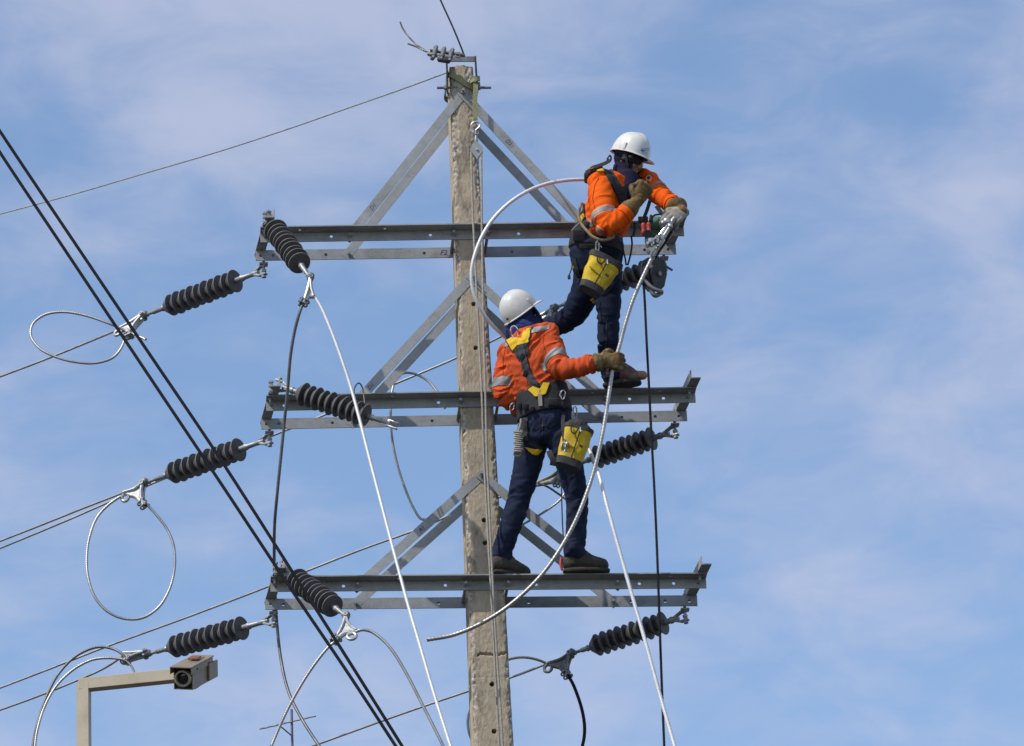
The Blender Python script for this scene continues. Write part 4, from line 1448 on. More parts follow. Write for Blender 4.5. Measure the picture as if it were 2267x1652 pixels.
def helmet(label, M, parent):
    """shell with brim, crown ridge and side slots"""
    hm = bpy.data.objects.new('hard_hat', None)
    M = M @ Matrix.Diagonal((0.84, 0.82, 0.86, 1))
    put(hm, M, parent)
    seg, rows = 72, 22
    v, f = [], []
    for j in range(rows + 1):
        t = j / rows
        for k in range(seg):
            a = 2 * math.pi * k / seg
            sx, sy = math.sin(a), math.cos(a)                # sy = front
            rx, ry = 0.113, (0.137 if sy > 0 else 0.143)
            e = 2.25
            rad = 1.0 / ((abs(sx) / rx) ** e + (abs(sy) / ry) ** e) ** (1 / e)
            ph = t * math.pi / 2
            rr = rad * math.cos(ph) ** 0.74
            z = 0.148 * math.sin(ph) ** 1.02
            rib = math.exp(-(rr * sx / 0.020) ** 4) * (0.006 if t > 0.15 else 0.006 * t / 0.15)
            z += rib * math.sin(ph)
            v.append(Vector((rr * sx, rr * sy + rib * 0.6 * sy * math.cos(ph), z)))
    for j in range(rows):
        for k in range(seg):
            k2 = (k + 1) % seg
            f.append((j * seg + k, j * seg + k2, (j + 1) * seg + k2, (j + 1) * seg + k))
    # rim and peak
    b0 = len(v)
    for zoff, inner in ((-0.004, 0), (-0.009, 0), (-0.009, 1), (-0.002, 2)):
        for k in range(seg):
            a = 2 * math.pi * k / seg
            sx, sy = math.sin(a), math.cos(a)
            e = 2.25
            rx, ry = 0.113, (0.137 if sy > 0 else 0.143)
            rad = 1.0 / ((abs(sx) / rx) ** e + (abs(sy) / ry) ** e) ** (1 / e)
            fl = 0.009 + (0.046 * max(0, sy) ** 1.6 if sy > 0 else 0)
            dip = 0.016 * max(0, sy) ** 2
            x = rad + fl if inner == 0 else (rad + fl - 0.004 if inner == 1 else rad - 0.006)
            v.append(Vector((x * sx, x * sy, zoff - (dip if inner < 2 else 0))))
    rs = [0] + [b0 + q * seg for q in range(4)]
    for a, b in zip(rs, rs[1:]):
        for k in range(seg):
            k2 = (k + 1) % seg
            f.append((a + k, a + k2, b + k2, b + k))
    o = obj('shell', xform((v, f), M), 'helmet_plastic', hm, angle=62)
    for sg in (-1, 1):
        obj('side_slot', xform(box(sg * 0.113 - 0.006, sg * 0.113 + 0.006, 0.005, 0.028, 0.004, 0.052, 0.004), M), 'helmet_plastic', hm, angle=40)
        obj('vent_ridge', xform(limb([(Vector((sg * 0.052, 0.060, 0.120)), 0.005), (Vector((sg * 0.056, 0.0, 0.131)), 0.006), (Vector((sg * 0.052, -0.065, 0.118)), 0.005)]), M), 'helmet_plastic', hm)
    # head band showing under the shell
    obj('head_band', xform(torus(0.088, 0.010, 36, 8, sx=0.92, sy=1.15), M @ Matrix.Translation((0, -0.004, -0.012))), 'black_webbing', hm)
    o['label'] = label
    sv, sf = xform((v[:b0], f[:rows * seg]), M)
    q = sf[len(sf) // 3]
    if (sv[q[1]] - sv[q[0]]).cross(sv[q[2]] - sv[q[0]]).dot(sv[q[0]] - M.translation) < 0:
        sf = [tuple(reversed(q)) for q in sf]
    return hm, Surf(sv, sf)


def goggles(M, parent):
    v, f = [], []
    n = 24
    for k in range(n + 1):
        a = math.radians(-88 + 176 * k / n)
        for r, z in ((0.0, 0.024), (0.0, -0.010 - 0.008 * (abs(math.sin(a * 1.6)) if abs(a) < 0.9 else 0.6)), (0.003, 0.024), (0.003, -0.010)):
            v.append(Vector(((0.079 + r) * math.sin(a), (0.103 + r) * math.cos(a), z)))
    for k in range(n):
        a, b = k * 4, k * 4 + 4
        f += [(a, a + 1, b + 1, b), (a + 2, b + 2, b + 3, a + 3), (a, b, b + 2, a + 2), (a + 1, a + 3, b + 3, b + 1)]
    f += [(0, 2, 3, 1), (n * 4, n * 4 + 1, n * 4 + 3, n * 4 + 2)]
    return obj('safety_glasses', xform((v, f), M), 'dark_lens', parent)


# ------------------------------------------------------------------ figures: hands and feet
def hand_prims(M, curl, g=0.0, mirror=1, spread=0.0, thumb=(0.6, 0.5)):
    """M: wrist frame, Y along the hand, Z out of its back, X towards the thumb (mirrored for the other hand)"""
    T = lambda x, y, z: M @ Vector((x * mirror, y, z))
    X = (M.to_3x3() @ Vector((mirror, 0, 0))).normalized()
    pr = [loft(dense([(T(0, -0.015, 0), 0.031 + g, 0.023 + g, X), (T(0.002, 0.03, 0), 0.040 + g, 0.020 + g, X), (T(0, 0.085, 0), 0.043 + g, 0.016 + g, X)], 5), 20, 0.7)]
    bases = [(0.031, 0.086, 0.043, 0.027, 0.021), (0.010, 0.091, 0.047, 0.030, 0.022), (-0.012, 0.088, 0.044, 0.028, 0.021), (-0.032, 0.080, 0.035, 0.022, 0.019)]
    for q, (bx_, by, l1, l2, l3) in enumerate(bases):
        p = Vector((bx_, by, 0.0))
        ang = 0.0
        st = [(T(bx_ * 0.92, by - 0.02, 0), 0.0105 + g)]
        st.append((T(*p), 0.0105 + g))
        for L, c in ((l1, curl[0]), (l2, curl[1]), (l3, curl[2])):
            ang += c + 0.06 * q
            p = p + Vector((spread * (1.5 - q) * 0.01, math.cos(ang) * L, -math.sin(ang) * L))
            st.append((T(*p), 0.0098 + g - 0.0008 * (L == l3)))
        pr.append(limb(st, 1, 12))
    t0 = Vector((0.030, 0.012, -0.004))
    t1 = t0 + Vector((0.026, 0.028, -0.014))
    t2 = t1 + Vector((0.006 - 0.02 * thumb[0], 0.034 * (1 - 0.3 * thumb[1]), -0.020 * thumb[0] - 0.008))
    t3 = t2 + Vector((-0.014 * thumb[0] - 0.004, 0.022, -0.016 * thumb[1]))
    pr.append(limb([(T(*t0), 0.015 + g), (T(*t1), 0.0125 + g), (T(*t2), 0.0110 + g), (T(*t3), 0.0098 + g)], 1, 12))
    return pr


def wrist_frame(p, along, back):
    y = Vector(along).normalized()
    z = Vector(back)
    z = (z - y * z.dot(y)).normalized()
    x = y.cross(z)
    x, y, z = x * 1.14, y * 1.14, z * 1.14
    return Matrix(((x.x, y.x, z.x, p.x), (x.y, y.y, z.y, p.y), (x.z, y.z, z.z, p.z), (0, 0, 0, 1)))


def boot(heel, toe_dir, ankle, m, parent, L=0.262, lace='grey_leather', tab=None):
    """heel: back of the sole on what it stands on"""
    f = Vector((toe_dir[0], toe_dir[1], 0)).normalized()
    u = Vector((0, 0, 1))
    s = f.cross(u)
    M = Matrix(((s.x, f.x, u.x, heel.x), (s.y, f.y, u.y, heel.y), (s.z, f.z, u.z, heel.z), (0, 0, 0, 1)))
    T = lambda x, y, z: M @ Vector((x, y, z))
    X = s
    pr = [loft(dense([(T(0, 0.030, 0.060), 0.036, 0.046, X), (T(0, 0.09, 0.070), 0.042, 0.058, X), (T(0.002, 0.145, 0.060), 0.046, 0.050, X), (T(0.003, L - 0.070, 0.052), 0.048, 0.041, X), (T(0.002, L - 0.040, 0.048), 0.043, 0.037, X)], 6), 24, 0.9),
          limb([(T(0, 0.055, 0.06), 0.046), (T(0, 0.060, 0.105), 0.050), (ankle, 0.050)])]
    b = bpy.data.objects.new('boot', None)
    put(b, Matrix.Translation(heel), parent)
    vf = blend(pr, 0.0065, 4)
    vf = crease(vf, [(T(0, 0.02, 0.05), T(0, L, 0.05))], 0.003, 3.3, 60, 20)
    obj('upper', vf, m, b)
    # sole: outline with heel and tread
    out_ = []
    for k in range(32):
        a = 2 * math.pi * k / 32
        y = L / 2 - L / 2 * math.cos(a)
        w = 0.033 + 0.015 * math.sin(min(1, y / L) * math.pi * 0.72) + 0.004
        e = math.sin(a)
        w *= math.copysign(abs(e) ** 0.45, e)
        out_.append((w, y))
    v, fc = [], []
    for z in (0.0, 0.006, 0.014, 0.020):
        k = {0.0: 0.95, 0.006: 1.0, 0.014: 1.0, 0.020: 0.94}[z]
        for x, y in out_:
            lift = 0.008 * max(0, (y - 0.21) / 0.075) ** 2
            v.append(T(x * k, L / 2 + (y - L / 2) * k, z + lift))
    for j in range(3):
        for k in range(32):
            k2 = (k + 1) % 32
            fc.append((j * 32 + k, j * 32 + k2, (j + 1) * 32 + k2, (j + 1) * 32 + k))
    fc += [tuple(range(31, -1, -1)), tuple(96 + k for k in range(32))]
    obj('sole', (v, fc), 'boot_sole', b, angle=50)
    obj('tongue', blend([limb([(T(0, 0.098, 0.128), 0.026), (T(0, 0.125, 0.108), 0.026), (T(0, 0.155, 0.090), 0.022)])], 0.005, 2), m, b)
    obj('toe_cap', blend([ball((0.002, L - 0.050, 0.046), 0.0475, 0.045, 0.0405, M)], 0.005, 2), m, b)
    for k in range(4):
        y = 0.105 + 0.024 * k
        z = 0.134 - 0.014 * k
        obj('lace', sweep(resample(catmull([T(-0.030, y + 0.004, z - 0.016), T(-0.012, y, z - 0.002), T(0.014, y + 0.004, z - 0.002), T(0.031, y + 0.008, z - 0.016)], 6), 0.006), 0.0032, 6), lace, b)
    if tab:
        obj('heel_tab', xform(limb([(Vector((0, -0.004, 0.02)), 0.007), (Vector((0, -0.010, 0.05)), 0.008), (Vector((0, -0.006, 0.085)), 0.007)]), M), tab, b)
    return b


# ------------------------------------------------------------------ figures
def beam_top(i, px, py, y):
    p = P(px, py, y)
    s = (p.x - PX - LEAN * (ARMZ[i] - 13)) / CA
    return Vector((p.x, y, ARMZ[i] + LEGV + ARMT[i] * s + 0.001))


def build_person(sp):
    root = thing('person', sp['label'], 'person', sp['base'], 'linemen at work')
    lat, hlat = sp['lat'].normalized(), sp['hiplat'].normalized()
    tor = [(P(x, y, d), a, b, lat) for x, y, d, a, b in sp['torso']]
    pel = [(P(x, y, d), a, b, hlat) for x, y, d, a, b in sp['pelvis']]
    arms = [[(P(x, y, d), r) for x, y, d, r in a] for a in sp['arms']]
    legs = [[(P(x, y, d), r) for x, y, d, r in a] for a in sp['legs']]
    HM = head_matrix(P3(sp['rim']), sp['look'])
    M = HM @ Matrix.Translation((0, 0, -0.042)) @ Matrix.Diagonal((0.88, 0.88, 0.90, 1))
    nb = tor[0][0]
    hc = M @ Vector((0, -0.015, -0.06))
    out_ = {'root': root, 'HM': HM, 'M': M}
    # the body, one skin from crown to fingertips and feet
    sk = lambda q, k: [(c, a * k, b * k, l) for c, a, b, l in q]
    pr = [loft(dense(sk(tor, 0.86) + sk(pel[1:], 0.86), 5), 24, 0.6)]
    for a, (W_, mir, curl, th) in zip(arms, sp['hands']):
        pr.append(limb([(p, r * 0.70) for p, r in a] + [(W_.translation, 0.026)]))
        pr += hand_prims(W_, curl, -0.0025, mir, 0, th)
    for l, (heel, td) in zip(legs, sp['feet']):
        td = Vector((td[0], td[1], 0)).normalized()
        pr.append(limb([(p, r * 0.74) for p, r in l] + [(heel + td * 0.06 + Vector((0, 0, 0.075)), 0.036), (heel + td * 0.15 + Vector((0, 0, 0.055)), 0.030), (heel + td * 0.23 + Vector((0, 0, 0.048)), 0.026)]))
    pr += head_prims(M) + face_prims(M)
    pr.append(limb([(hc, 0.052), (hc.lerp(nb, 0.5), 0.052), (nb, 0.060)]))
    obj('body', blend(pr, 0.0065, 3), 'skin', root)
    # shirt
    sh = [loft(dense(tor, 6), 32, 0.35)]
    for a in arms:
        sh.append(limb(a, 1.0, 22))
        sh.append(ball(a[0][0], 0.074, 0.074, 0.070))
    segs = [(tor[-1][0], tor[0][0])]
    jn = []
    for a in arms:
        ps = [p for p, r in a]
        segs += list(zip(ps, ps[1:]))
        jn += [(ps[len(ps) // 2], 0.085), (ps[-1], 0.07), (ps[0], 0.10)]
    jn.append((tor[-1][0], 0.16))
    vf = crease(blend(sh, 0.0065, 5), segs, sp.get('fold', 0.0122), sp['seed'], 22, 9, jn)
    obj('shirt', vf, sp['shirt'], root)
    out_['shirt'] = Surf(*vf)
    # trousers
    tr = [loft(dense(pel, 6), 32, 0.5)]
    segs, jn = [(pel[0][0], pel[-1][0])], []
    for l in legs:
        tr.append(limb(l, 1.0, 22))
        ps = [p for p, r in l]
        segs += list(zip(ps, ps[1:]))
        jn += [(ps[len(ps) // 2], 0.09), (ps[-1], 0.09), (ps[0], 0.10)]
    vf = crease(blend(tr, 0.007, 5), segs, 0.0112, sp['seed'] + 9, 18, 9, jn)
    obj('trousers', vf, sp['denim'], root)
    out_['trousers'] = Surf(*vf)
    # hood
    hd = head_prims(M, 0.009) + [limb([(hc, 0.064), (hc.lerp(nb, 0.5), 0.068), (nb, 0.078)])]
    hd += [loft(dense([(nb + (hc - nb) * 0.30, 0.080, 0.078, lat), (nb, 0.098, 0.088, lat), (nb - (hc - nb) * 0.22, 0.112, 0.092, lat)], 4), 24, 0.4)]
    if sp.get('bib'):
        hd.append(limb([(P3(q[:3]), q[3]) for q in sp['bib']]))
    v, f = blend(hd, 0.006, 4)
    v, f = crease((v, f), [(nb, M @ Vector((0, 0, 0.1)))], 0.0045, sp['seed'] + 3, 40, 12)
    Mi = M.inverted()
    keep = []
    for q in f:
        c = Mi @ ((v[q[0]] + v[q[2]]) * 0.5)
        ex, ez = c.x / 0.047, (c.z + sp.get('mouth', 0.030)) / 0.060
        if c.y > 0.035 and ex * ex + ez * ez < 1:
            continue
        keep.append(q)
    obj('hood', (v, keep), sp['hood'], root)
    goggles(M, root)
    for sg in (-1, 1):
        cs = [M @ Vector((sg * 0.087, 0.030, 0.045)), M @ Vector((sg * 0.086, 0.042, 0.0)), M @ Vector((sg * 0.066, 0.058, -0.050)), M @ Vector((sg * 0.030, 0.074, -0.100))]
        cs = resample(catmull(cs, 8), 0.010)
        cn = M @ Vector((0, 0.02, -0.02))
        obj('chin_strap', ribbon(cs, [(q - cn).normalized() for q in cs], 0.013, 0.004), 'black_webbing', root, angle=60)
    hm, hs = helmet('white hard hat', HM, root)
    out_['helmet'], out_['hat'] = hm, hs
    # gloves
    for (W_, mir, curl, th), a, gm, gl in zip(sp['hands'], arms, sp['glove'], sp['gaunt']):
        gl, gb = gl
        g = obj('glove', crease(blend(hand_prims(W_, curl, 0.0042, mir, 0, th), 0.0042, 2), [(W_ @ Vector((0, -0.02, 0)), W_ @ Vector((0, 0.12, 0)))], 0.002, 4.4, 70, 30), gm, root)
        el, wr = a[-2][0], W_.translation
        d = (a[-1][0] - wr).normalized()
        r0 = a[-1][1]
        gv = [limb([(wr + W_.to_3x3() @ Vector((0, 0.012, 0)), 0.034), (wr + d * 0.02, 0.036), (wr.lerp(a[-1][0], 0.6), gb), (a[-1][0] + d * gl, r0 + 0.006)])]
        obj('gauntlet', crease(blend(gv, 0.005, 3), [(wr, a[-1][0])], 0.004, 2.0, 50, 15), sp.get('gm', 'brown_leather'), g)
    # boots
    for (heel, td), l, tb in zip(sp['feet'], legs, sp.get('tabs', (None, None))):
        boot(heel, td, l[-1][0], sp['boot'], root, sp.get('bl', 0.262), tab=tb)
    return out_


# --- lower lineman: back to the street, looking up, right hand on the cable
yh = -0.665
WR2 = wrist_frame(P(1330, 801, yh + 0.01), (1, 0.02, 0.02), (0.05, -1, -0.15))
WL2 = wrist_frame(P(1150, 902, -0.24), (0.8, 0.5, 0.1), (-0.3, -0.3, 0.9))
hl, hr = beam_top(2, 1090, 1268, -0.225), beam_top(2, 1246, 1268, -0.19)
LOW = build_person({
    'label': 'lineman in faded orange shirt, back turned, standing on the lowest crossarm gripping a cable',
    'base': hl, 'seed': 1.7, 'shirt': 'faded_orange', 'denim': 'faded_denim', 'hood': 'blue_knit', 'boot': 'dark_boot_leather', 'mouth': 0.0,
    'lat': P(1220, 731, -0.50) - P(1114, 774, -0.26), 'hiplat': P(1250, 950, -0.43) - P(1165, 955, -0.28),
    'torso': [(1158, 737, -0.375, 0.072, 0.066), (1162, 750, -0.38, 0.150, 0.086), (1166, 775, -0.385, 0.178, 0.108), (1176, 810, -0.385, 0.178, 0.116), (1188, 848, -0.375, 0.166, 0.116), (1199, 884, -0.365, 0.156, 0.112), (1204, 905, -0.36, 0.150, 0.108)],
    'pelvis': [(1205, 900, -0.36, 0.150, 0.106), (1207, 935, -0.355, 0.158, 0.114), (1209, 968, -0.345, 0.146, 0.104)],
    'arms': [[(1210, 742, -0.485, 0.070), (1226, 778, -0.53, 0.066), (1241, 814, -0.575, 0.062), (1272, 815, -0.61, 0.055), (1308, 806, -0.65, 0.048)],
             [(1131, 782, -0.285, 0.068), (1120, 826, -0.30, 0.064), (1116, 870, -0.315, 0.060), (1132, 890, -0.29, 0.054), (1150, 897, -0.25, 0.047)]],
    'legs': [[(1180, 962, -0.31, 0.088), (1173, 1008, -0.30, 0.082), (1161, 1060, -0.285, 0.072), (1147, 1112, -0.265, 0.061), (1132, 1160, -0.24, 0.060), (1118, 1200, -0.21, 0.055), (1109, 1231, -0.185, 0.054)],
             [(1240, 960, -0.38, 0.088), (1256, 1012, -0.36, 0.078), (1269, 1062, -0.33, 0.067), (1277, 1104, -0.305, 0.058), (1277, 1150, -0.275, 0.058), (1274, 1195, -0.235, 0.053), (1271, 1224, -0.20, 0.053)]],
    'hands': [(WR2, -1, (1.05, 1.25, 0.9), (0.9, 0.6)), (WL2, 1, (0.6, 0.8, 0.5), (0.6, 0.5))],
    'glove': ('brown_leather', 'brown_leather'), 'gaunt': ((-0.030, 0.048), (-0.03, 0.046)), 'feet': [(hl, (0.21, 0.17)), (hr, (0.27, 0.04))],
    'rim': (1153, 692, -0.375), 'look': (0.586, 0.45, 0.675), 'tabs': (None, 'red_paint')})

# --- upper lineman: facing right, bent over the clamp
WR1 = wrist_frame(P(1412, 444, -0.68), (0.50, -0.05, 0.80), (0.45, -0.85, -0.20))
WL1 = wrist_frame(P(1511, 470, -0.60), (-0.50, -0.62, -0.52), (0.55, -0.30, 0.62))
h1 = beam_top(1, 1335, 866, -0.165)
h2 = P(1176, 768, -0.10)
UPP = build_person({
    'label': 'lineman in bright orange shirt bending over the cable clamp at the topmost crossarm',
    'base': h1, 'seed': 5.2, 'shirt': 'bright_orange', 'denim': 'denim', 'hood': 'navy_knit', 'boot': 'brown_boot_leather', 'mouth': 0.034, 'fold': 0.0108, 'bl': 0.218,
    'lat': P(1432, 394, -0.27) - P(1329, 402, -0.57), 'hiplat': P(1372, 560, -0.33) - P(1272, 570, -0.44),
    'torso': [(1386, 402, -0.42, 0.072, 0.066), (1379, 414, -0.42, 0.150, 0.086), (1364, 440, -0.42, 0.176, 0.110), (1347, 474, -0.41, 0.172, 0.116), (1332, 506, -0.40, 0.156, 0.112), (1324, 530, -0.39, 0.148, 0.108)],
    'pelvis': [(1323, 525, -0.39, 0.148, 0.106), (1320, 562, -0.38, 0.156, 0.114), (1322, 598, -0.36, 0.142, 0.102)],
    'arms': [[(1331, 407, -0.55, 0.074), (1332, 452, -0.62, 0.071), (1346, 500, -0.665, 0.062), (1368, 488, -0.675, 0.055), (1387, 470, -0.675, 0.047)],
             [(1428, 402, -0.29, 0.068), (1447, 418, -0.35, 0.060), (1464, 434, -0.42, 0.054), (1480, 447, -0.49, 0.049), (1491, 456, -0.54, 0.046)]],
    'legs': [[(1342, 608, -0.36, 0.086), (1346, 660, -0.345, 0.073), (1347, 716, -0.325, 0.060), (1347, 762, -0.285, 0.058), (1350, 800, -0.235, 0.053), (1353, 826, -0.20, 0.054)],
             [(1306, 612, -0.31, 0.088), (1288, 664, -0.22, 0.079), (1260, 706, -0.13, 0.067), (1215, 726, -0.09, 0.060), (1172, 756, -0.07, 0.054)]],
    'hands': [(WR1, -1, (1.45, 1.55, 1.0), (1.0, 0.9)), (WL1, 1, (0.75, 0.95, 0.6), (0.5, 0.4))],
    'glove': ('brown_leather', 'grey_leather'), 'gaunt': ((-0.022, 0.050), (-0.018, 0.066)), 'feet': [(h1, (0.95, -0.16)), (h2, (0.05, 1.0))],
    'rim': (1396, 343, -0.43), 'look': (0.77, -0.5, -0.40),
    'bib': [(1392, 395, -0.48, 0.055), (1393, 415, -0.50, 0.048), (1391, 436, -0.50, 0.030)]})


# ------------------------------------------------------------------ clothing details and harnesses
def sub(root, name, loc):
    o = bpy.data.objects.new(name, None)
    return put(o, Matrix.Translation(loc), root)


def ringseg(c, n, upv, R, r, sx=1.0, sy=1.0):
    return xform(torus(R, r, 24, 8, sx=sx, sy=sy), frame(c, c + n, upv))


tocam = (CAM - P(1200, 800, -0.5)).normalized()


def on(surf, xy, off=0.008):
    d = (P(xy[0], xy[1], 0.5) - CAM).normalized()
    h = surf.bvh.ray_cast(CAM, d, 60)
    return (h[0] + h[1] * off) if h[0] is not None else P(xy[0], xy[1], -0.5)


def carabiner(xy, surf, parent, L=0.045, ang=0.0, m='chrome', off=0.014):
    c = on(surf, xy, off)
    ux = RT * math.cos(ang) + UP * math.sin(ang)
    return obj('carabiner', ringseg(c, tocam + RT * 0.4, ux, L * 0.5, 0.0045, 1.0, 0.55), m, parent)


# lower lineman
r = LOW['root']
sh, tr = LOW['shirt'], LOW['trousers']
ua = P(1241, 814, -0.575) - P(1210, 742, -0.485)
band(sh, P(1233, 794, -0.555), ua, 0.023, 0.098, 'reflective_band', 'reflective_tape', r)
la = P(1116, 870, -0.315) - P(1120, 826, -0.30)
band(sh, P(1118, 856, -0.31), la, 0.024, 0.090, 'reflective_band', 'reflective_tape', r)
lay(sh, [[c6(690, 648), c6(945, 618), c6(930, 668), c6(672, 728)]], 'reflective_yoke', 'reflective_tape', r)
lay(sh, [[c6(318, 868), c6(375, 846), c6(372, 905), c6(312, 912)]], 'reflective_yoke', 'reflective_tape', r)
lay(sh, [[c6(1010, 800), c6(1130, 808), c6(1130, 814), c6(1010, 806)], [c6(1064, 790), c6(1070, 790), c6(1080, 836), c6(1074, 836)], [c6(1096, 800), c6(1102, 800), c6(1104, 830), c6(1098, 830)]], 'sleeve_print', 'dark_ink', r, 0.0025)
strap(sh, [c6(860, 720), c6(850, 860), c6(890, 1020), c6(950, 1180)], 1.5, 'armhole_seam', 'orange_seam', r, 0.0015)
strap(sh, [c6(330, 920), c6(300, 1100), c6(300, 1290)], 1.5, 'armhole_seam', 'orange_seam', r, 0.0015)
band(sh, P(1303, 807, -0.645), P(1308, 806, -0.65) - P(1272, 815, -0.61), 0.022, 0.075, 'cuff', 'faded_orange', r, 0.004)
lay(tr, [[c7(865, 530), c7(1000, 505), c7(1015, 640), c7(945, 690), c7(880, 660)]], 'back_pocket', 'faded_denim', r, 0.004)
lay(tr, [[c7(690, 570), c7(820, 545), c7(825, 670), c7(760, 715), c7(695, 690)]], 'back_pocket', 'faded_denim', r, 0.004)
hs = sub(r, 'harness', P(1175, 800, -0.5))
lay(sh, [[c6(352, 825), c6(440, 785), c6(520, 870), c6(440, 962)], [c6(440, 800), c6(560, 780), c6(645, 850), c6(500, 908)], [c6(545, 810), c6(590, 690), c6(690, 648), c6(652, 848)]], 'yellow_yoke', 'yellow_webbing', hs, 0.009)
lay(sh, [[c6(440, 962), c6(560, 868), c6(648, 850), c6(655, 1010), c6(590, 1090), c6(520, 1098)]], 'back_pad', 'black_webbing', hs, 0.007)
lay(sh, [[c6(690, 640), c6(702, 640), c6(660, 860), c6(645, 860)], [c6(340, 822), c6(352, 818), c6(446, 970), c6(432, 975)]], 'yoke_edging', 'black_webbing', hs, 0.010)
strap(sh, [c6(545, 890), c6(600, 1120), c6(640, 1280), c6(765, 1455)], 14.5, 'back_strap', 'charcoal_webbing', hs, 0.012)
strap(sh, [c6(1090, 1090), c6(1093, 1092)], 2, 'seam', 'dark_ink', r, 0.002)
for q in ((585, 1050), (625, 1270)):
    c = on(sh, c6(*q), 0.016)
    obj('buckle', xform(box(-0.020, 0.020, -0.014, 0.014, -0.003, 0.003, 0.002), frame(c, c + tocam, UP + RT * 0.3)), 'black_webbing', hs, angle=30)
c = on(sh, c6(490, 735), 0.020)
obj('dorsal_ring', ringseg(c, tocam - RT * 0.3, UP - RT * 0.25, 0.027, 0.0052, 1.25, 0.8), 'chrome', hs)
blt = [(P(1197, 866, -0.37), 0.166, 0.124, LOW['shirt'] and (P(1220, 731, -0.50) - P(1114, 774, -0.26)).normalized()), (P(1202, 893, -0.365), 0.167, 0.126, (P(1235, 890, -0.45) - P(1165, 895, -0.30)).normalized()), (P(1206, 922, -0.36), 0.170, 0.126, (P(1250, 950, -0.43) - P(1165, 955, -0.28)).normalized())]
bvf = crease(blend([loft(dense(blt, 5), 36, 0.10)], 0.007, 2), [(blt[0][0], blt[-1][0])], 0.004, 8.0, 40, 6)
obj('waist_belt', bvf, 'black_webbing', hs)
bs = Surf(*bvf)
lay(bs, [[c6(650, 1500), c6(718, 1452), c6(835, 1500), c6(800, 1590), c6(745, 1592)], [c6(800, 1505), c6(850, 1408), c6(938, 1408), c6(885, 1558), c6(790, 1592)]], 'yellow_lumbar', 'yellow_webbing', hs, 0.009)
lay(bs, [[c7(785, 220), c7(835, 220), c7(845, 388), c7(795, 392)]], 'belt_tag', 'grey_leather', hs, 0.010)
for (x, y, w_, h_) in ((620, 400, 80, 80), (700, 420, 70, 60), (980, 330, 130, 90), (1060, 460, 100, 70), (540, 390, 60, 90)):
    c = on(bs, c7(x, y), 0.010)
    kx, ky = w_ / 3.933 * 0.6343 / 394, h_ / 3.933 * 0.6343 / 363
    obj('belt_pouch', xform(box(-kx / 2, kx / 2, -ky / 2, ky / 2, -0.012, 0.018, 0.006), frame(c, c + tocam, RT)), 'charcoal_webbing' if x > 900 else 'black_canvas', hs, angle=40)
lay(tr, [[c7(552, 908), c7(600, 955), c7(745, 985), c7(745, 1060), c7(560, 1012)], [c7(735, 985), c7(832, 988), c7(765, 1060), c7(735, 1058)]], 'leg_loop', 'yellow_webbing', hs, 0.008)
lay(tr, [[c7(560, 850), c7(640, 900), c7(880, 950), c7(830, 992), c7(600, 958)]], 'leg_pad', 'black_webbing', hs, 0.006)
strap(tr, [c7(585, 560), c7(600, 700), c7(610, 860)], 15, 'leg_strap', 'black_webbing', hs, 0.010)
strap(tr, [c7(700, 660), c7(840, 650), c7(1020, 640)], 1.6, 'pocket_seam', 'black_canvas', r, 0.002)
strap(tr, [c7(838, 560), c7(842, 800)], 1.6, 'centre_seam', 'black_canvas', r, 0.002)
lay(tr, [[c7(915, 550), c7(945, 552), c7(972, 610), c7(945, 614)]], 'pocket_label', 'patch_white', r, 0.003)
strap(bs, [c7(1085, 190), c7(1130, 420)], 6, 'gear_strap', 'black_webbing', hs, 0.014)
for q, L_, a_ in (((1090, 250), 0.050, 1.45), ((480, 390), 0.042, 1.2), ((525, 610), 0.040, 1.5), ((1115, 470), 0.052, 1.45)):
    carabiner(c7(*q), bs, hs, L_, a_, off=0.022)
lp = [on(bs, c7(1115, 420), 0.030), P(*c7(1118, 600), -0.56), P(*c7(1128, 760), -0.60), P(*c7(1140, 870), -0.61)]
lp = resample(catmull(lp, 8), 0.012)
obj('lanyard', ribbon(lp, tocam, 0.020, 0.006), 'black_webbing', hs, angle=60)
for dx, sy in ((-12, 1), (40, 1)):
    c = P(*c7(1145 + dx, 950), -0.615)
    obj('snap_hook', ringseg(c, tocam + RT * (0.5 if dx > 0 else -0.3), UP, 0.021, 0.0062, 1.25, 0.55), 'chrome', hs)
# dangling strap end between the legs
dl = resample(catmull([P(*c7(930, 1000), -0.42), P(*c7(950, 1060), -0.43), P(*c7(985, 1130), -0.43), P(*c7(975, 1205), -0.42)], 8), 0.012)
obj('strap_end', ribbon(dl, tocam, 0.032, 0.006), 'black_webbing', hs, angle=60)
obj('collar', loft(dense([(P(1161, 735, -0.375), 0.092, 0.084, (P(1220, 731, -0.50) - P(1114, 774, -0.26)).normalized()), (P(1162, 729, -0.375), 0.086, 0.080, (P(1220, 731, -0.50) - P(1114, 774, -0.26)).normalized())], 4), 28, 0.5), 'blue_knit', r)

# upper lineman
r = UPP['root']
sh, tr = UPP['shirt'], UPP['trousers']
strap(sh, [c3(600, 790), c3(520, 940), c3(490, 1130), c3(540, 1350)], 1.5, 'armhole_seam', 'orange_seam', r, 0.0015)
band(sh, P(1384, 473, -0.675), P(1387, 470, -0.675) - P(1368, 488, -0.675), 0.020, 0.075, 'cuff', 'bright_orange', r, 0.004)
band(sh, P(1488, 453, -0.525), P(1491, 456, -0.54) - P(1480, 447, -0.49), 0.018, 0.070, 'cuff', 'bright_orange', r, 0.004)
lay(tr, [[c5(1000, 300), c5(1240, 300), c5(1220, 420), c5(1010, 420)]], 'knee_patch', 'denim', r, 0.004)
ua = P(1346, 500, -0.665) - P(1332, 452, -0.62)
cb = P(*c3(690, 1380), -0.645)
band(sh, cb, ua + RT * 0.02, 0.024, 0.10, 'tape_edging', 'orange_tape_edge', r, 0.0025)
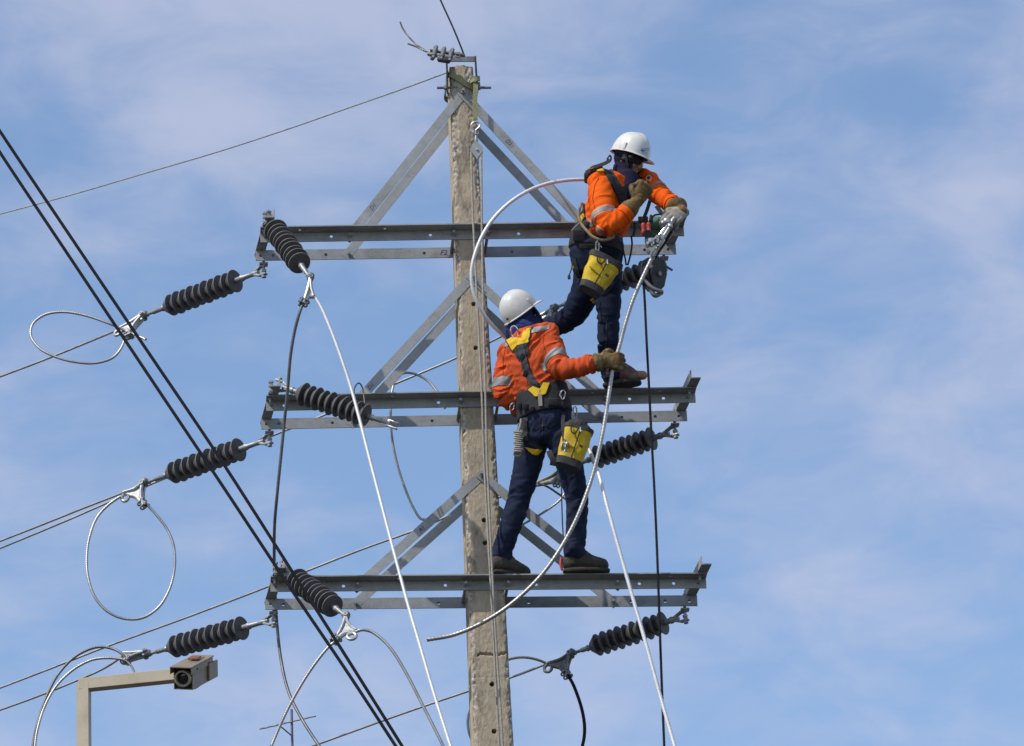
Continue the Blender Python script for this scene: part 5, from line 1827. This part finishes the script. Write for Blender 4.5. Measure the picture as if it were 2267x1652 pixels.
band(sh, cb, ua + RT * 0.02, 0.014, 0.10, 'reflective_band', 'reflective_tape', r, 0.0045)
fa = P(1464, 434, -0.42) - P(1447, 418, -0.35)
band(sh, P(1456, 427, -0.385), fa, 0.013, 0.085, 'reflective_band', 'reflective_tape', r, 0.004)
strap(sh, [c3(380, 1430), c3(480, 1530), c3(640, 1625)], 7, 'waist_tape', 'reflective_tape', r, 0.004)
strap(sh, [c3(400, 1400), c3(500, 1495), c3(650, 1590)], 3.0, 'tape_edging', 'orange_tape_edge', r, 0.003)
strap(sh, [c3(440, 1540), c3(620, 1655)], 3.0, 'tape_edging', 'orange_tape_edge', r, 0.003)
px0, py0 = c3(1300, 840)
lay(sh, [[(px0 + 6.6 * math.cos(k * math.pi / 5), py0 + 6.6 * math.sin(k * math.pi / 5)) for k in range(10)]], 'shoulder_badge', 'patch_white', r, 0.0035)
lay(sh, [[(px0 + 4.6 * math.cos(k * math.pi / 5), py0 + 4.6 * math.sin(k * math.pi / 5)) for k in range(10)]], 'badge_field', 'bright_orange', r, 0.0045)
lay(sh, [[(px0 - 3, py0 - 2.4), (px0 + 3, py0 - 0.4), (px0 + 3, py0 + 1.2), (px0 - 3, py0 - 0.8)], [(px0 - 0.8, py0 - 3.4), (px0 + 0.8, py0 - 3.4), (px0 + 0.8, py0 + 3.4), (px0 - 0.8, py0 + 3.4)]], 'badge_print', 'dark_ink', r, 0.0055)
hs = sub(r, 'harness', P(1340, 450, -0.6))
strap(sh, [c3(690, 700), c3(800, 900), c3(880, 1060), c3(930, 1210)], 17, 'shoulder_strap', 'black_webbing', hs, 0.009)
lay(sh, [[c3(555, 745), c3(600, 680), c3(740, 615), c3(752, 655), c3(670, 740)]], 'yellow_yoke', 'yellow_webbing', hs, 0.008)
lay(sh, [[c3(880, 960), c3(1090, 980), c3(1060, 1080), c3(960, 1200), c3(910, 1180)]], 'chest_pad', 'black_webbing', hs, 0.008)
pd = blend([limb([(P(*c3(415, 870), -0.44), 0.020), (P(*c3(440, 790), -0.46), 0.030), (P(*c3(510, 730), -0.46), 0.026), (P(*c3(600, 690), -0.46), 0.016)])], 0.006, 2)
obj('dorsal_pad', crease(pd, [(P(*c3(415, 870), -0.44), P(*c3(600, 690), -0.46))], 0.006, 2.2, 50, 20), 'black_webbing', hs)
obj('dorsal_strap', ribbon(resample(catmull([P(*c3(420, 760), -0.50), P(*c3(480, 690), -0.50), P(*c3(580, 655), -0.50), P(*c3(690, 610), -0.49), P(*c3(735, 570), -0.48)], 8), 0.012), tocam + UP * 0.5, 0.020, 0.006), 'charcoal_webbing', hs, angle=60)
obj('yellow_edging', ribbon(resample(catmull([P(*c3(440, 705), -0.505), P(*c3(500, 685), -0.505)], 4), 0.008), UP - RT * 0.4, 0.024, 0.006), 'yellow_webbing', hs, angle=60)
obj('dorsal_ring', ringseg(P(*c3(728, 560), -0.475), tocam + RT * 0.6, UP + RT * 0.4, 0.016, 0.0052, 1.2, 0.7), 'dark_steel', hs)
strap(sh, [c3(345, 1180), c3(350, 1330), c3(355, 1420)], 10, 'side_strap', 'black_webbing', hs, 0.009)
lay(sh, [[c3(322, 1400), c3(365, 1355), c3(385, 1400), c3(345, 1452)]], 'yellow_tab', 'yellow_webbing', hs, 0.011)
blt = [(P(1327, 510, -0.40), 0.158, 0.118, (P(1372, 500, -0.30) - P(1290, 510, -0.50)).normalized()), (P(1322, 532, -0.39), 0.160, 0.120, (P(1372, 560, -0.33) - P(1272, 570, -0.44)).normalized()), (P(1320, 556, -0.385), 0.163, 0.122, (P(1372, 560, -0.33) - P(1272, 570, -0.44)).normalized())]
bvf = crease(blend([loft(dense(blt, 5), 36, 0.10)], 0.007, 2), [(blt[0][0], blt[-1][0])], 0.004, 3.0, 40, 6)
obj('waist_belt', bvf, 'black_webbing', hs)
bs = Surf(*bvf)
for (x, y, w_, h_, mm) in ((300, 430, 180, 150, 'charcoal_webbing'), (420, 560, 240, 70, 'black_canvas'), (230, 640, 110, 120, 'black_canvas'), (740, 430, 120, 60, 'olive_webbing')):
    c = on(bs, c4(x, y), 0.008)
    kx, ky = w_ / 4.13 * 0.6343 / 394, h_ / 4.13 * 0.6343 / 363
    obj('belt_pouch', xform(box(-kx / 2, kx / 2, -ky / 2, ky / 2, -0.012, 0.016, 0.006), frame(c, c + tocam, RT)), mm, hs, angle=40)
for q, L_, a_ in (((570, 570), 0.062, 1.5), ((250, 660), 0.030, 1.5)):
    carabiner(c4(*q), bs, hs, L_, a_, off=0.026)
obj('lanyard', sweep(resample(catmull([P(*c3(335, 1190), -0.60), P(*c3(300, 1290), -0.60), P(*c3(292, 1400), -0.60), P(*c3(330, 1500), -0.61), P(*c4(410, 360), -0.63), P(*c4(500, 445), -0.645), P(*c4(620, 490), -0.65), P(*c4(720, 478), -0.65), P(*c4(800, 440), -0.64)], 10), 0.010), 0.0088, 9, 3, 0.05), 'tan_rope', hs)
obj('safety_tie', sweep(resample(catmull([P(*c3(300, 1480), -0.58), P(*c3(250, 1530), -0.56), P(*c4(190, 350), -0.54)], 8), 0.012), 0.0035, 6), 'grey_rope', hs)
strap(tr, [c4(230, 760), c4(260, 900), c4(320, 1060)], 8, 'leg_strap', 'black_webbing', hs, 0.008)
lay(tr, [[c4(450, 1350), c4(490, 1325), c4(545, 1345), c4(490, 1395)]], 'yellow_tab', 'yellow_webbing', hs, 0.009)
lay(tr, [[c4(205, 850), c4(225, 845), c4(232, 885), c4(212, 890)]], 'yellow_tab', 'yellow_webbing', hs, 0.009)
strap(tr, [c5(1110, 420), c5(1105, 600), c5(1095, 800), c5(1090, 940)], 1.5, 'outer_seam', 'charcoal_webbing', r, 0.002)
strap(tr, [c5(960, 330), c5(970, 470)], 1.5, 'inner_seam', 'charcoal_webbing', r, 0.002)
# strap tail with its little weight, dangling behind the hip
obj('strap_tail', sweep(resample(catmull([P(*c4(200, 780), -0.50), P(*c4(190, 880), -0.50), P(*c4(165, 960), -0.50), P(*c4(150, 1000), -0.50)], 8), 0.012), 0.0035, 6), 'black_webbing', hs)
obj('strap_weight', xform(box(-0.008, 0.008, -0.006, 0.006, -0.012, 0.012, 0.003), Matrix.Translation(P(*c4(150, 1025), -0.50))), 'black_webbing', hs)
# emblem on the hat: blue swirl and two lines of fine print
hat, hh = UPP['hat'], UPP['helmet']
ex, ey = c3(1215, 430)
lay(hat, [[(ex + 5.2 * math.cos(k * math.pi / 6), ey + 3.7 * math.sin(k * math.pi / 6)) for k in range(12)]], 'emblem', 'logo_blue', hh, 0.0012)
lay(hat, [[(ex - 1.2, ey - 1.2), (ex + 3.6, ey - 1.6), (ex + 4.4, ey - 0.4), (ex - 0.6, ey + 0.2)]], 'emblem_gap', 'helmet_plastic', hh, 0.0018)
for (x0_, x1_, y_, w_) in ((1250, 1300, 408, 2.0), (1248, 1302, 432, 1.6), (1200, 1295, 472, 1.0)):
    strap(hat, [c3(x0_, y_), c3(x1_, y_ + 2)], w_, 'fine_print', 'logo_grey', hh, 0.0012)
lay(LOW['hat'], [[c6(345, 520), c6(365, 518), c6(366, 540), c6(348, 542)]], 'rivet', 'dark_steel', LOW['helmet'], 0.0015)


# ------------------------------------------------------------------ bags and coils hung on the belts
def tool_bag(label, top, bot, wtop, wbot, dtop, dbot, side, zoff=0.0, crown=0.30, seed=1.0):
    top, bot = P3(top), P3(bot)
    t = thing('tool_bag', label, 'bag', top, 'yellow tool bags')
    ax = (bot - top).normalized()
    lat = (side - ax * side.dot(ax)).normalized()
    dep = ax.cross(lat)
    L = (bot - top).length

    def sec(k, g=0.0, n=40):
        a, b = wtop + (wbot - wtop) * k + g, dtop + (dbot - dtop) * k + g
        c = top + ax * (L * k)
        pts = []
        for q in range(n):
            th = 2 * math.pi * q / n
            e = 3.2
            cx_, cy_ = math.cos(th), math.sin(th)
            rr = 1.0 / ((abs(cx_)) ** e + (abs(cy_)) ** e) ** (1 / e)
            bulge = 1 + 0.05 * math.sin(math.pi * k) + 0.075 * noise.noise(Vector((cx_ * 1.6 + seed, cy_ * 1.6, k * 3)))
            pts.append(c + lat * (a * rr * cx_ * bulge) + dep * (b * rr * cy_ * bulge))
        return pts

    def tube(k0, k1, m, g=0.0, closed=True):
        v, f = [], []
        n = 14
        for j in range(n + 1):
            v += sec(k0 + (k1 - k0) * j / n, g)
        for j in range(n):
            for q in range(40):
                q2 = (q + 1) % 40
                f.append((j * 40 + q, j * 40 + q2, (j + 1) * 40 + q2, (j + 1) * 40 + q))
        if closed:
            f += [tuple(range(39, -1, -1)), tuple(n * 40 + q for q in range(40))]
        return v, f
    obj('canvas_body', crease(tube(crown, 0.86, 'y'), [(top, bot)], 0.0085, seed, 13, 12), 'yellow_canvas', t, angle=50)
    obj('black_rim', crease(tube(0.0, crown, 'b', 0.003), [(top, bot)], 0.006, seed + 2, 40, 20), 'black_canvas', t, angle=50)
    obj('rubber_base', tube(0.86, 1.04, 'b', 0.004), 'charcoal_webbing', t, angle=50)
    # front pocket, zip and carrying loop face the street
    sgn = 1 if dep.dot(tocam) > 0 else -1

    def face(u, k, o=0.006):
        a, b = wtop + (wbot - wtop) * k, dtop + (dbot - dtop) * k
        return top + ax * (L * k) + lat * (a * u) + dep * (sgn * (b * (1 - 0.10 * abs(u) ** 3) + o + 0.003))
    zp = [face(0.10, crown - 0.05), face(0.10, 0.5), face(0.08, 0.86)]
    obj('zip', ribbon(resample(catmull(zp, 6), 0.012), dep * sgn, 0.007, 0.004), 'black_canvas', t, angle=60)
    pk = [face(-0.85, 0.52), face(-0.4, 0.56), face(0.02, 0.60)]
    obj('pocket_edge', sweep(resample(catmull(pk, 6), 0.010), 0.0045, 6), 'yellow_canvas', t)
    lp_ = [face(-0.62, crown - 0.02), face(-0.45, crown + 0.16, 0.014), face(-0.2, crown + 0.18, 0.016), face(-0.05, crown - 0.02)]
    obj('loop', sweep(resample(catmull(lp_, 8), 0.008), 0.0042, 7), 'black_webbing', t)
    lg = [face(0.42, 0.55, 0.001), face(0.62, 0.55, 0.001), face(0.62, 0.585, 0.001), face(0.42, 0.585, 0.001)]
    obj('print', ribbon([face(0.40, 0.50, 0.004), face(0.52, 0.51, 0.004), face(0.66, 0.52, 0.004)], dep * sgn, 0.012, 0.002), 'dark_ink', t)
    obj('zip_pull', xform(box(-0.004, 0.004, -0.003, 0.003, -0.014, 0.014, 0.002), Matrix.Translation(face(0.10, crown + 0.03, 0.008))), 'chrome', t)
    return t, face


tb, fc_ = tool_bag('yellow canvas tool bag with black rim slung at the upper lineman hip', (*c4(690, 770), -0.60), (*c4(455, 1215), -0.62), 0.098, 0.060, 0.052, 0.042, RT * 0.88 - UP * 0.47, crown=0.16, seed=2.2)
tb2, fc2 = tool_bag('yellow canvas tool bag with slumped black top hanging behind the lower lineman thigh', (*c7(1345, 690), -0.56), (*c7(1185, 1205), -0.56), 0.080, 0.066, 0.055, 0.046, RT * 0.95 - UP * 0.25, crown=0.10, seed=6.1)
top_ = blend([limb([(P(*c7(1250, 640), -0.57), 0.030), (P(*c7(1340, 660), -0.57), 0.040), (P(*c7(1430, 720), -0.57), 0.030)]), limb([(P(*c7(1300, 600), -0.56), 0.024), (P(*c7(1400, 640), -0.56), 0.026)])], 0.006, 2)
obj('slumped_top', crease(top_, [(P(*c7(1250, 640), -0.57), P(*c7(1430, 720), -0.57))], 0.009, 4.0, 40, 22), 'black_canvas', tb2)
obj('belt_loop', ringseg(P(*c7(1285, 470), -0.55), tocam + RT * 0.2, UP, 0.034, 0.0045, 1.1, 0.30), 'chrome', tb2)
obj('belt_loop', ringseg(P(*c4(560, 580), -0.60), tocam + RT * 0.2, UP, 0.026, 0.0045, 1.1, 0.34), 'chrome', tb)
coil = thing('rope_coil', 'small bundle of grey rope hanging at the lower lineman left hip', 'rope', P(*c7(510, 690), -0.42))
pts = []
for k in range(150):
    a = k * 0.42
    z = k / 149
    pts.append(P(*c7(508, 720 + 290 * z), -0.43) + RT * (0.021 * math.cos(a) * (1 + 0.2 * math.sin(k))) + fw * (0.018 * math.sin(a)))
obj('windings', sweep(pts, 0.0052, 6), 'grey_rope', coil)
obj('hanging_loop', sweep(resample(catmull([P(*c7(545, 560), -0.44), P(*c7(540, 620), -0.44), P(*c7(520, 690), -0.44), P(*c7(500, 760), -0.44)], 8), 0.008), 0.0062, 7), 'grey_rope', coil)
obj('end_loop', xform(torus(0.015, 0.005, 20, 7, sx=1.3), frame(P(*c7(495, 1035), -0.43), P(*c7(495, 1035), -0.43) + tocam, RT)), 'tan_rope', coil)

# ------------------------------------------------------------------ rigging at the upper lineman's hands
YH = -0.70
gr = thing('cable_grip', 'shiny bolted cable grip in the upper lineman gloved hand', 'grip', P(*ch(500, 700), YH))
gd = [P(*ch(660, 400), YH), P(*ch(540, 560), YH), P(*ch(430, 730), YH)]
obj('jaw_bar', sweep(resample(catmull([p + RT * 0.012 for p in gd], 8), 0.01), 0.0105, 10), 'chrome', gr)
obj('jaw_bar', sweep(resample(catmull([P(*ch(690, 480), YH - 0.01), P(*ch(600, 620), YH - 0.01), P(*ch(500, 790), YH - 0.01)], 8), 0.01), 0.0095, 10), 'cast_aluminium', gr)
obj('head', blend([ball(P(*ch(640, 410), YH), 0.024, 0.024, 0.026), ball(P(*ch(585, 430), YH - 0.01), 0.016, 0.016, 0.016), ball(P(*ch(690, 480), YH - 0.01), 0.016, 0.016, 0.016)], 0.004, 3), 'cast_aluminium', gr)
for k in range(5):
    c = P(*ch(410 + 36 * k, 740 - 24 * k), YH - 0.012)
    n = (tocam + RT * (0.4 if k % 2 else -0.5) + UP * 0.2).normalized()
    obj('u_bolt', join(ringseg(c, n, UP, 0.015, 0.0045, 1.2, 0.9), hexrod(c + RT * 0.014, c + RT * 0.014 + n * 0.018, 0.010), hexrod(c - RT * 0.014, c - RT * 0.014 + n * 0.020, 0.010)), 'cast_aluminium' if k % 2 else 'forged_steel', gr, angle=30)
for x, y in ((345, 780), (360, 870), (520, 760), (430, 930), (400, 1090)):
    c = P(*ch(x, y), YH + 0.01)
    obj('bolt', join(hexrod(c - tocam * 0.014, c + tocam * 0.014, 0.0125), cyl(c, c + tocam * 0.026 + RT * 0.006, 0.006, 8)), 'forged_steel', gr, angle=30)

ho = thing('lever_hoist', 'small lever hoist with green drum and red handle hooked on the topmost crossarm end', 'hoist', P(*ch(470, 420), -0.52))
dc = P(*ch(470, 430), -0.50)
Md = frame(dc - RT * 0.03, dc + RT * 0.04 - fw * 0.01, UP)
obj('drum', xform(lathe([(0, 0), (0.030, 0.0), (0.036, 0.004), (0.037, 0.050), (0.033, 0.058), (0, 0.060)], 28), Md), 'green_paint', ho)
obj('drum_guard', xform(torus(0.043, 0.006, 30, 8), Md @ Matrix.Translation((0, 0, 0.004))), 'black_canvas', ho)
obj('housing', blend([xform(box(-0.035, 0.035, -0.03, 0.03, -0.045, 0.045, 0.008), frame(P(*ch(420, 560), -0.46), P(*ch(420, 560), -0.46) + RT, UP)), limb([(P(*ch(560, 560), -0.47), 0.030), (P(*ch(640, 620), -0.47), 0.026)])], 0.005, 2), 'green_paint', ho)
for (x0_, y0_), (x1_, y1_) in (((285, 460), (290, 600)), ((365, 450), (370, 560))):
    obj('handle', limb([(P(*ch(x0_, y0_), -0.56), 0.014), (P(*ch((x0_ + x1_) / 2, (y0_ + y1_) / 2), -0.56), 0.012), (P(*ch(x1_, y1_), -0.56), 0.013)]), 'red_paint', ho)
obj('top_block', xform(box(-0.028, 0.028, -0.020, 0.020, -0.026, 0.026, 0.006), frame(P(*ch(280, 385), -0.55), P(*ch(280, 385), -0.55) + tocam, RT)), 'black_canvas', ho)
obj('lever_bar', ribbon(resample(catmull([P(*ch(300, 340), -0.58), P(*ch(345, 220), -0.60), P(*ch(385, 90), -0.62)], 6), 0.012), tocam, 0.020, 0.009), 'dark_steel', ho, angle=60)
obj('lever_bar', ribbon(resample(catmull([P(*ch(400, 400), -0.55), P(*ch(440, 320), -0.56), P(*ch(560, 295), -0.57), P(*ch(620, 285), -0.57)], 6), 0.010), UP, 0.014, 0.010), 'dark_steel', ho, angle=60)
obj('webbing', ribbon(resample(catmull([P(*ch(480, 170), -0.50), P(*ch(530, 240), -0.50), P(*ch(570, 300), -0.50)], 6), 0.012), tocam, 0.024, 0.005), 'charcoal_webbing', ho, angle=60)
hkp = [P(*ch(350, 560), -0.56), P(*ch(350, 610), -0.56), P(*ch(330, 680), -0.56), P(*ch(345, 740), -0.56), P(*ch(400, 740), -0.56)]
obj('hook', sweep(resample(catmull(hkp, 8), 0.006), 0.010, 9), 'forged_steel', ho)
obj('latch_plate', xform(lathe([(0, -0.006), (0.022, -0.006), (0.022, 0.006), (0, 0.006)], 20), frame(P(*ch(350, 595), -0.585), P(*ch(350, 595), -0.585) + tocam)), 'dark_steel', ho, angle=30)
obj('tag_strap', ribbon(resample(catmull([P(*ch(150, 430), -0.60), P(*ch(150, 520), -0.60), P(*ch(130, 640), -0.60)], 6), 0.012), tocam, 0.014, 0.005), 'black_webbing', ho, angle=60)

sb = thing('snatch_block', 'dark grey snatch block hanging under the grip at the right end of the topmost crossarm', 'pulley', P(*ch(430, 1200), -0.60))
bc = P(*ch(440, 1200), -0.58)
bn_ = (tocam * 0.75 + RT * 0.65).normalized()
Mb = frame(bc, bc + bn_, UP)
obj('sheave', xform(lathe([(0, -0.030), (0.066, -0.030), (0.070, -0.024), (0.052, -0.006), (0.050, 0.0), (0.052, 0.006), (0.070, 0.024), (0.066, 0.030), (0.030, 0.034), (0, 0.034)], 36), Mb), 'charcoal_webbing', sb, angle=35)
for z in (-0.046, 0.038):
    sp_ = [(0.092, 0), (0.070, 0.046), (0.0, 0.060), (-0.070, 0.040), (-0.100, 0.0), (-0.070, -0.040), (0.0, -0.060), (0.070, -0.046)]
    obj('side_plate', plate(sp_, [], 0.007, Mb @ Matrix.Translation((0, 0, z))), 'galvanised_dull' if z < 0 else 'dark_steel', sb, smooth=False)
obj('axle', xform(lathe([(0, -0.055), (0.012, -0.055), (0.012, 0.055), (0, 0.055)], 14), Mb), 'forged_steel', sb, angle=30)
obj('gate', limb([(P(*ch(300, 1300), -0.66), 0.011), (P(*ch(400, 1400), -0.66), 0.012), (P(*ch(480, 1445), -0.66), 0.011), (P(*ch(560, 1470), -0.65), 0.012)]), 'galvanised_dull', sb)
obj('swing_arm', limb([(P(*ch(380, 1400), -0.64), 0.014), (P(*ch(460, 1530), -0.64), 0.013), (P(*ch(560, 1490), -0.62), 0.012)]), 'galvanised_dull', sb)
obj('swivel_eye', xform(torus(0.020, 0.008, 20, 8), frame(P(*ch(450, 960), -0.62), P(*ch(450, 960), -0.62) + tocam + RT)), 'dark_steel', sb)
obj('shackle', sweep(resample(catmull([P(*ch(440, 1040), -0.60), P(*ch(420, 960), -0.60), P(*ch(450, 900), -0.60), P(*ch(500, 940), -0.60), P(*ch(540, 1040), -0.60)], 8), 0.008), 0.0085, 8), 'galvanised_dull', sb)

# hanging tails by the crossarm end
wire('hose_tail', 'short dark cable tail curling at the right end of the topmost crossarm', 'cable', [(*ch(575, 960), -0.20), (*ch(590, 1010), -0.22), (*ch(625, 1080), -0.24), (*ch(720, 1145), -0.26)], 0.0070, 'dark_conductor')
wire('tool_line', 'black tool line hanging between the upper lineman belt and bag', 'rope', [(*c4(900, 520), -0.52), (*c4(930, 640), -0.54), (*c4(960, 760), -0.55), (*c4(972, 850), -0.55)], 0.0048, 'black_cable', lobes=0)
wire('tool_line', 'black tool line looping right of the upper lineman belt', 'rope', [(*c4(1045, 430), -0.52), (*c4(1058, 540), -0.54), (*c4(1035, 700), -0.55), (*c4(995, 850), -0.55)], 0.0052, 'black_cable', lobes=0)
wire('hoist_rope', 'black rope from the hoist down past the grip to the snatch block', 'rope', [(*ch(740, 470), -0.55), (*ch(690, 600), -0.56), (*ch(600, 750), -0.58), (*ch(500, 900), -0.60), (*ch(470, 980), -0.61)], 0.0085, 'black_cable', lobes=3, pitch=0.05)

# ------------------------------------------------------------------ surveillance camera on its post
cc8 = crop(220, 2240, 4.048)
YC = -1.0
cv = thing('surveillance_camera', 'beige boxy surveillance camera on an angled square post at lower left', 'camera', Vector((P(*cc8(290, 700), YC).x, YC, 0)))
pt = P(*cc8(292, 640), YC)
hwp = 0.0325
leanx = (P(*cc8(292, 640), YC).x - P(*cc8(262, 1478), YC).x) / (P(*cc8(292, 640), YC).z - P(*cc8(262, 1478), YC).z)
vp = []
for z in (0.0, pt.z - 3.0, pt.z + 0.012):
    xx = pt.x
    for sx, sy in ((-1, -1), (1, -1), (1, 1), (-1, 1)):
        vp.append(Vector((xx + sx * hwp, YC + sy * hwp, z)))
Mrot = Matrix.Translation((pt.x, YC, 0)) @ Matrix.Rotation(math.radians(-9), 4, 'Z') @ Matrix.Translation((-pt.x, -YC, 0))
vp = [Mrot @ q for q in vp]
obj('post', (vp, [(0, 1, 5, 4), (1, 2, 6, 5), (2, 3, 7, 6), (3, 0, 4, 7), (4, 5, 9, 8), (5, 6, 10, 9), (6, 7, 11, 10), (7, 4, 8, 11), (3, 2, 1, 0), (8, 9, 10, 11)]), 'beige_paint', cv, smooth=False)
a = P(*cc8(232, 622), YC)
b = P(*cc8(1640, 478), YC - 0.06)
Ma = frame(a, b, (0, 0, 1))
obj('arm', xform(box(-0.031, 0.031, -0.0305, 0.0305, 0.0, (b - a).length, 0.002), Ma), 'beige_paint', cv, smooth=False)
# housing: looks left, down and towards the street
fc = P(*cc8(1685, 515), YC - 0.30)
bk = P(*cc8(1985, 355), YC + 0.02)
ax = (bk - fc).normalized()
latv = P(*cc8(1780, 350), YC) - P(*cc8(1520, 380), YC)
latv = Vector((latv.x, 0.02, latv.z))
latv = (latv - ax * latv.dot(ax)).normalized()
upv = latv.cross(ax)
if upv.z < 0:
    upv = -upv
Mh = Matrix(((latv.x, ax.x, upv.x, fc.x), (latv.y, ax.y, upv.y, fc.y), (latv.z, ax.z, upv.z, fc.z), (0, 0, 0, 1)))
Lh = (bk - fc).length
hx, hz, tk = 0.052, 0.064, 0.004
body = join(box(-hx, -hx + tk, 0.016, Lh, -hz, hz - 0.0122), box(hx - tk, hx, 0.016, Lh, -hz, hz - 0.0122), box(-hx + tk, hx - tk, 0.016, Lh, -hz, -hz + tk), box(-hx + tk, hx - tk, Lh - 0.006, Lh, -hz + tk, hz - 0.0125), box(-hx + tk, hx - tk, 0.034, 0.038, -hz + tk, hz - 0.0125))
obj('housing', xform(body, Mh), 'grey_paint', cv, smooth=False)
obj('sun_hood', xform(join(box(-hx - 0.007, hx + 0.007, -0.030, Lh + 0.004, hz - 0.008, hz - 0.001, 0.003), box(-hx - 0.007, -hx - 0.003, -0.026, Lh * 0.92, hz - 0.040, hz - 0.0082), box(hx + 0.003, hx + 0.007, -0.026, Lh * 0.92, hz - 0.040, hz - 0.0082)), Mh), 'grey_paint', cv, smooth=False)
obj('face_plate', xform(box(-hx + tk, hx - tk, 0.030, 0.0335, -hz + tk, hz - 0.0125), Mh), 'camera_interior', cv, smooth=False)
ringp = [(0.033, -0.016), (0.036, -0.022), (0.043, -0.020), (0.046, -0.012), (0.046, 0.026), (0.033, 0.026), (0.033, -0.016)]
My = Mh @ Matrix.Translation((0, 0.018, -0.004)) @ Matrix.Rotation(-math.pi / 2, 4, 'X')
obj('lens_ring', xform(lathe(ringp, 36), My), 'ring_cream', cv, angle=35)
obj('lens', xform(lathe([(0, -0.006), (0.014, -0.005), (0.032, 0.004), (0.032, 0.014), (0, 0.014)], 32), My), 'camera_glass', cv)
obj('cable_box', xform(box(hx + 0.001, hx + 0.014, Lh * 0.72, Lh * 1.12, -hz + 0.006, hz - 0.03, 0.003), Mh), 'grey_paint', cv, smooth=False)
obj('rust_flake', xform(box(-0.020, 0.030, Lh * 0.45, Lh * 0.62, hz - 0.002, hz + 0.003, 0.001), Mh @ Matrix.Rotation(0.06, 4, 'X')), 'rust', cv, smooth=False)
obj('nest_twigs', join(*[cyl(Mh @ Vector((-0.03 + 0.012 * k, Lh * (0.55 + 0.06 * (k % 4)), hz + 0.000)), Mh @ Vector((-0.01 + 0.012 * k, Lh * (0.66 + 0.06 * (k % 3)), hz + 0.006 + 0.003 * (k % 2))), 0.0022, 6) for k in range(5)]), 'rust', cv)
for sx in (-1, 1):
    for yy in (0.2, 0.75):
        c = Mh @ Vector((sx * (hx + 0.0072), Lh * yy, hz - 0.026))
        obj('screw', cyl(c, c + latv * (sx * 0.004), 0.0055, 8), 'rust', cv)
obj('clamp', xform(box(-0.020, 0.020, Lh * 0.42, Lh * 0.62, -hz - 0.022, -hz - 0.001, 0.003), Mh), 'grey_paint', cv, smooth=False)

# ------------------------------------------------------------------ television aerial far behind
YA = 9.0
an = thing('tv_antenna', 'distant thin television antenna on a dark mast at the bottom edge', 'antenna', Vector((P(646, 1640, YA).x, YA, 0)))
tpz = P(645.5, 1571, YA)
obj('mast', cyl((tpz.x, YA, 0), (tpz.x, YA, tpz.z), 0.0095, 10), 'hazed_antenna_metal', an)
ba, bb = P(578, 1614, YA - 0.35), P(686, 1588, YA + 0.35)
obj('boom', cyl(ba, bb, 0.0058, 8), 'antenna_boom', an)
ud = (bb - ba).normalized()
sd = ud.cross(Vector((0, 0, 1))).normalized()
for k in range(7):
    c = ba.lerp(bb, 0.06 + 0.147 * k)
    hl_ = 0.035 + 0.006 * k
    obj('element', cyl(c - sd * hl_, c + sd * hl_, 0.0060, 8), 'hazed_antenna_metal', an)
obj('stay', cyl(P(618, 1606, YA - 0.1), Vector((tpz.x, YA, P(645, 1630, YA).z)), 0.005, 8), 'hazed_antenna_metal', an)
